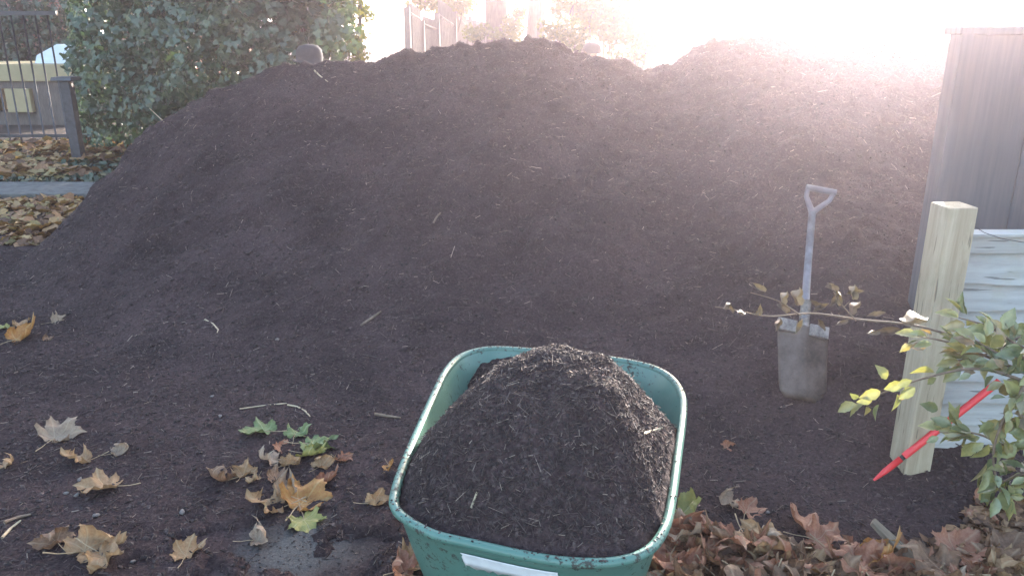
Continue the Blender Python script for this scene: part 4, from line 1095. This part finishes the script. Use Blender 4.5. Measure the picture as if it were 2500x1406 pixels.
bf2 = empty('garden_fence', tuple(at(1140, 100, 23))); bf2.location.z = 0; tag(bf2, 'far low leaning board fence left of the first tree trunk', 'fence')
l2 = Vector(bf2.location)
for k_ in range(11):
    q_ = at(1140+k_*9, 48+k_*1.5, 23+k_*.1)-l2; MB().box((q_.x-.05, q_.y, 0), (q_.x+.05, q_.y+.03, q_.z)).build('picket', M['fence_back'], bf2)
q0 = at(1148, 40, 22.8)-l2; MB().tube([(q0.x+.25, q0.y-.1, 0), (q0.x, q0.y-.1, q0.z)], .05, 6).build('post', M['fence_back'], bf2)

def trunk_tree(px0_, px1_, Y_, name, label, group='tree trunks beyond the pile'):
    a = at(px0_, 60, Y_); b2 = at(px1_, 60, Y_); cx = (a.x+b2.x)/2; r_ = (b2.x-a.x)/2
    e = empty(name, (cx, Y_, 0)); tag(e, label, 'tree', group)
    P = [(random.uniform(-.03, .03), 0, z_) for z_ in (0, .5, 1.2, 2., 3., 4.2, 5.5)]
    MB().tube(P, [r_*1.35, r_*1.1, r_*1.02, r_, r_*.97, r_*.9, r_*.8], 16).build('trunk', M['bark'], e, True)
    lb = MB()
    for k_ in range(5):
        an = k_*1.3; lb.tube([(0, 0, 4.6+k_*.15), (math.cos(an)*.9, math.sin(an)*.9, 6+k_*.2), (math.cos(an)*1.8, math.sin(an)*1.8, 7.3)], [r_*.5, r_*.3, r_*.12], 8)
    lb.build('limbs', M['bark'], e, True)
    global cs
    cs = [(cx+random.uniform(-2, 2), Y_+random.uniform(-2, 2), 7.5+random.uniform(-.8, 1.5), .8, .8, .6) for _ in range(12)]
    leaf_mass('crown', cs, 1500, .09, 'yellow', e, shell=.1)
trunk_tree(1184, 1237, 19, 'tree', 'thicker tree trunk with ivy, left of the two beyond the pile')
trunk_tree(1288, 1332, 20, 'tree', 'bare grey-brown tree trunk, right of the two beyond the pile')

def bush(name, label, pts, Y_, n_, size, tone=None, spread=.35, stems=8, shell=.05):
    global cs
    b0 = at(pts[0][0], pts[0][1], Y_); e = empty(name, (b0.x, Y_, 0)); tag(e, label, 'bush')
    cs = []
    for px, py, r_ in pts:
        p = at(px, py, Y_+random.uniform(-spread, spread)); cs.append((p.x, p.y, p.z, r_, r_, r_*.8))
    leaf_mass('foliage', cs, n_, size, 'yellow', e, shell=shell, tone=tone)
    stx = MB()
    for i in range(stems):
        px, py, r_ = random.choice(pts); b2 = at(px, py, Y_); a = Vector((b0.x*.3+b2.x*.7+random.uniform(-.3, .3), Y_+random.uniform(-.2, .2), 0))
        stx.tube([p-Vector(e.location) for p in along([a, a.lerp(b2, .5)+Vector((random.uniform(-.15, .15), 0, .1)), b2], 4)], [.03]*4+[.02]*4+[.008], 5)
    stx.build('stem', M['bark'], e, True)
ytone = lambda n_, P: rng.random(n_)*.5+.3
gtone = lambda n_, P: rng.random(n_)*.5
bush('yellow_bush', 'bright yellow leafed bush overhanging the far fence', [(1020, 0, .35), (1060, 8, .35), (1100, 12, .35), (1135, 5, .3), (1040, -30, .4), (1100, -30, .4), (1130, 25, .15)], 20.5, 2200, .07, ytone)
bush('low_bush', 'low sunlit green bush around the foot of the two tree trunks', [(1150, 78, .22), (1180, 72, .2), (1215, 85, .25), (1255, 60, .3), (1250, 90, .3), (1270, 30, .2), (1160, 90, .2)], 18.3, 1500, .055, gtone)
bush('yellow_bush', 'golden leafy bush above the second person, right of the trunks', [(1400, 10, .45), (1450, 25, .45), (1500, 40, .45), (1440, 60, .35), (1380, -30, .4), (1470, -20, .5), (1490, 85, .3), (1545, 20, .4), (1540, 70, .4), (1360, 20, .15)], 16, 5200, .07, ytone)
bush('pale_bush', 'pale sun-bleached bush filling the gap beside the right hump of the pile', [(1590, 20, .5), (1640, 40, .5), (1590, 90, .4), (1640, 100, .35), (1680, 70, .25), (1670, 10, .4), (1600, -40, .5), (1560, 120, .25), (1670, 130, .15)], 15, 5000, .06, ytone)
bush('bramble_bush', 'dim twiggy bush behind the pile crest right of the second trunk', [(1360, 95, .3), (1400, 95, .35), (1420, 120, .3), (1345, 70, .25), (1380, 70, .3), (1510, 135, .25), (1550, 145, .2)], 13, 1800, .045, gtone)
# houses
wh = empty('white_house', tuple(at(1160, 60, 60))); wh.location.z = 0; tag(wh, 'white gabled house beyond the far fence, left of the first trunk', 'house')
hw = at(1160, 25, 60)-Vector(wh.location)
hb_ = MB(); zt_ = at(1150, 0, 60).z
hb_.box((-1.2, 0, 0), (1.1, 5, zt_)); hb_.build('wall', M['plaster'], wh)
r2 = MB(); r2.v = [(-1.5, -.3, zt_-.2), (-1.5, 5.3, zt_-.2), (1.4, 5.3, zt_+1.2), (1.4, -.3, zt_+1.2), (1.4, -.3, zt_-.05+1.0), (-1.5, -.3, zt_-.4)]
MB().tube([(-1.6, -.2, zt_-.6), (.9, -.2, zt_+1.1)], .22, 4).build('roof', M['rooftile'], wh)
fwi = MB(); fwi.box((-.9, -.04, zt_-1.2), (-.3, 0, zt_-.4)); fwo = fwi.build('window', M['plaster'], wh); MB().box((-.85, -.06, zt_-1.15), (-.35, -.041, zt_-.45)).build('pane', M['glass'], fwo)
bp = at(1262, 6, 40); bv = empty('garage', (bp.x, 40, 0)); tag(bv, 'pale blue boarded building seen between the two tree trunks', 'garage')
zb = at(1262, 16, 40).z; zb1 = at(1262, -15, 40).z
MB().box((-.9, 0, 0), (.9, 3, zb)).build('wall', M['plaster'], bv); 
for k_ in range(5):
    h_ = (zb1-zb)/5; MB().box((-1, -.04-.004*k_, zb+.003+k_*h_), (1, 3, zb+(k_+1)*h_)).build('board', M['bluepaint'], bv)
rp_ = at(1760, 80, 24); rh = empty('red_roofed_house', (rp_.x, 24, 0)); tag(rh, 'low house with a faded red roof behind the right hump of the pile', 'house')
za = at(1700, 78, 24).z; zb_ = at(1850, 42, 24).z; xa_ = at(1690, 70, 24).x-rp_.x; xb_ = at(1860, 45, 24).x-rp_.x
MB().box((xa_+.1, .2, 0), (xb_+1.4, 4, za-.2)).build('wall', M['brick'], rh)
r2 = MB(); r2.v = [(xa_, 0, za-.25), (xb_+1.5, 0, za-.25), (xb_+1.5, 4.2, za-.25), (xa_, 4.2, za-.25), (xb_-.1, 2, zb_), (xb_+.4, 2, zb_)]; r2.f = [(0, 1, 5, 4), (1, 2, 5), (2, 3, 4, 5), (3, 0, 4), (0, 3, 2, 1)]
r2.build('roof', M['redroof'], rh)
sk = at(1470, 120, 9.9)
o = MB().tube([(0, 0, 0), (.01, 0, at(1472, 105, 9.9).z)], .011, 8).build('garden_stake', M['stake'], None, True, loc=(at(1472, 120, 9.9).x, 9.9, 0)); tag(o, 'thin upright stake just right of the second person', 'stake')

# ---------------------------------------------------------------- people behind the pile
def skin_mesh(name, nodes, edges, mat, parent, root=0, levels=2):
    me = bpy.data.meshes.new(name); me.from_pydata([n_[0] for n_ in nodes], edges, []); me.update(); me.materials.append(mat)
    o = bpy.data.objects.new(name, me); C.objects.link(o); o.parent = parent
    md = o.modifiers.new('skin', 'SKIN'); md.use_smooth_shade = True
    lay = me.skin_vertices[0] if len(me.skin_vertices) else None
    if lay is None:
        bm = bmesh.new(); bm.from_mesh(me); bm.verts.layers.skin.verify(); bm.to_mesh(me); bm.free(); lay = me.skin_vertices[0]
    for i, (co_, r_) in enumerate(nodes):
        lay.data[i].radius = (r_, r_) if not hasattr(r_, '__len__') else r_; lay.data[i].use_root = (i == root)
    s = o.modifiers.new('sub', 'SUBSURF'); s.levels = levels; s.render_levels = levels
    return o
def person(head, facing, label, hatkind, coat):
    """head: centre of the head in the world; facing: angle of the facing direction; stooping over a shovel"""
    e = empty('person', (head.x, head.y, 0), facing); tag(e, label, 'person', 'people working behind the pile')
    hz = head.z; lean = .28           # local +x is forwards; the head is at x=0
    hx = -lean; hip = (hx-.10, 0, hz-.68); ch = (-.12, 0, hz-.32); nk = (-.03, 0, hz-.15)
    N = []; E = []
    def add(co_, r_, link_=None):
        N.append((tuple(co_), r_)); 
        if link_ is not None: E.append((link_, len(N)-1))
        return len(N)-1
    p_ = add(hip, (.15, .12)); w_ = add((hx+.02, 0, hz-.5), (.135, .11), p_); c_ = add(ch, (.165, .125), w_); nb = add((-.055, 0, hz-.2), .065, c_)
    n1 = add(nk, .055, nb); h1 = add((0, 0, hz-.06), (.072, .085), n1); h2 = add((-.005, 0, hz+.03), (.078, .095), h1); h3 = add((-.01, 0, hz+.1), (.05, .06), h2)
    add((.105, 0, hz-.015), .012, h1)
    ear = [add((-.005, s*.083, hz-.01), .010, h2) for s in (-1, 1)]
    for s in (-1, 1):
        sh = add((-.10, s*.17, hz-.27), .062, c_); el = add((.02, s*.21, hz-.52), .043, sh); wr_ = add((.22, s*(.12), hz-.66), .028, el)
        pm = add((.28, s*.105, hz-.70), (.036, .022), wr_)
        for k_ in range(4):
            yo = s*(.105)+(k_-1.5)*.019; L_ = (.036, .042, .04, .03)[k_]
            f1 = add((.315, yo, hz-.715), .009, pm); f2 = add((.315+L_*.6, yo, hz-.74), .008, f1); add((.315+L_*.3, yo, hz-.765), .007, f2)
        t1 = add((.285, s*.105-s*.04, hz-.715), .010, pm); add((.31, s*.105-s*.05, hz-.74), .008, t1)
        hp = add((hx-.08, s*.095, hz-.78), .092, p_); kn = add((hx+.06, s*.12, .47), .06, hp); an = add((hx-.04, s*.13, .09), .04, kn); add((hx+.10, s*.14, .04), (.035, .045), an)
    body = skin_mesh('body', N, E, M['skin'], e)
    # clothes: larger skins over torso and limbs
    A = []; Ed = []
    A += [((hx-.09, 0, hz-.66), (.18, .145)), ((hx+.02, 0, hz-.5), (.165, .14)), (ch, (.195, .155)), ((-.06, 0, hz-.2), .085)]; Ed += [(0, 1), (1, 2), (2, 3)]
    for s in (-1, 1):
        i = len(A); A += [((-.10, s*.17, hz-.27), .085), ((.02, s*.21, hz-.52), .06), ((.21, s*.125, hz-.655), .042)]; Ed += [(2, i), (i, i+1), (i+1, i+2)]
    skin_mesh('jacket', A, Ed, coat, e)
    A = [(hip, (.175, .145))]; Ed = []
    for s in (-1, 1):
        i = len(A); A += [((hx-.08, s*.1, hz-.80), .112), ((hx+.06, s*.12, .47), .08), ((hx-.04, s*.13, .11), .06)]; Ed += [(0, i), (i, i+1), (i+1, i+2)]
    skin_mesh('trousers', A, Ed, M['jeans'], e)
    for s in (-1, 1):
        bt_ = MB(); bt_.tube([(hx-.08, s*.135, .055), (hx+.0, s*.137, .06), (hx+.12, s*.14, .05), (hx+.2, s*.142, .035)], [.045, .055, .052, .03], 10); bt_.build('boot', M['boot'], e, True)
    if hatkind == 'brim':
        ht = MB(); pr_ = [(.125, hz+.025), (.128, hz+.07), (.118, hz+.13), (.085, hz+.165), (.03, hz+.178), (.002, hz+.18)]
        k2 = 24
        pr_ = [(.16, hz+.012), (.16, hz+.02)]+pr_
        for r_, z_ in pr_:
            for j in range(k2):
                a_ = 2*math.pi*j/k2; ht.v.append((-.005+r_*1.05*math.cos(a_), r_*.9*math.sin(a_), z_-.02*math.cos(a_)*(r_ > .15)))
        for i in range(len(pr_)-1):
            for j in range(k2): j2 = (j+1) % k2; ht.f.append((i*k2+j, i*k2+j2, (i+1)*k2+j2, (i+1)*k2+j))
        o = ht.build('hat', M['hat'], e, True); s_ = o.modifiers.new('t', 'SOLIDIFY'); s_.thickness = .006
    else:
        ht = MB(); k2 = 24; pr_ = [(.108, hz+.02), (.115, hz+.06), (.10, hz+.11), (.065, hz+.14), (.002, hz+.15)]
        for r_, z_ in pr_:
            for j in range(k2): a_ = 2*math.pi*j/k2; ht.v.append((-.01+r_*1.05*math.cos(a_), r_*.88*math.sin(a_), z_))
        for i in range(len(pr_)-1):
            for j in range(k2): j2 = (j+1) % k2; ht.f.append((i*k2+j, i*k2+j2, (i+1)*k2+j2, (i+1)*k2+j))
        o = ht.build('hat', M['hat'], e, True)
    hr = MB(); hr.tube([(-.06, 0, hz-.07), (-.055, 0, hz+.0), (-.04, 0, hz+.06)], [.06, .085, .09], 14); hr.build('hair', M['hair'], e, True)
    for s in (-1, 1):
        MB().tube([(.075, s*.032, hz+.005), (.088, s*.032, hz+.005)], .009, 8).build('eye', M['hat'], e, True)
    MB().tube([(.082, -.025, hz-.06), (.09, 0, hz-.062), (.082, .025, hz-.06)], .006, 6).build('mouth', M['rust'] if 'rust' in M else M['skin'], e, True)
    return e
hd = at(757, 148, 7.9); hd.z = at(757, 108, 7.9).z-.18
person(hd, R(-25), 'person in a dark round brimmed hat bent low behind the left of the pile crest', 'brim', M['coat'])
hd = at(1447, 130, 10.2); hd.z = at(1447, 104, 10.2).z-.15
person(hd, R(-10), 'person in a dark knitted cap and grey coat facing right behind the pile', 'knit', M['coat_grey'])

# ---------------------------------------------------------------- haze, added to imitate the veiling glare of the sun
m = bpy.data.materials.new('haze'); m.use_nodes = True; n = m.node_tree; n.nodes.clear()
out = n.nodes.new('ShaderNodeOutputMaterial'); pv = n.nodes.new('ShaderNodeVolumePrincipled')
pv.inputs['Color'].default_value = (*HAZE_C, 1); pv.inputs['Density'].default_value = HAZE_D; pv.inputs['Anisotropy'].default_value = HAZE_G
n.links.new(pv.outputs[0], out.inputs['Volume'])
hb = MB(); hb.box((-560, -350, -1.2), (560, 650, 10.5)); o = hb.build('haze', m); tag(o, 'thin sunlit haze added to the air for the glow round the sun', 'haze', kind='stuff')
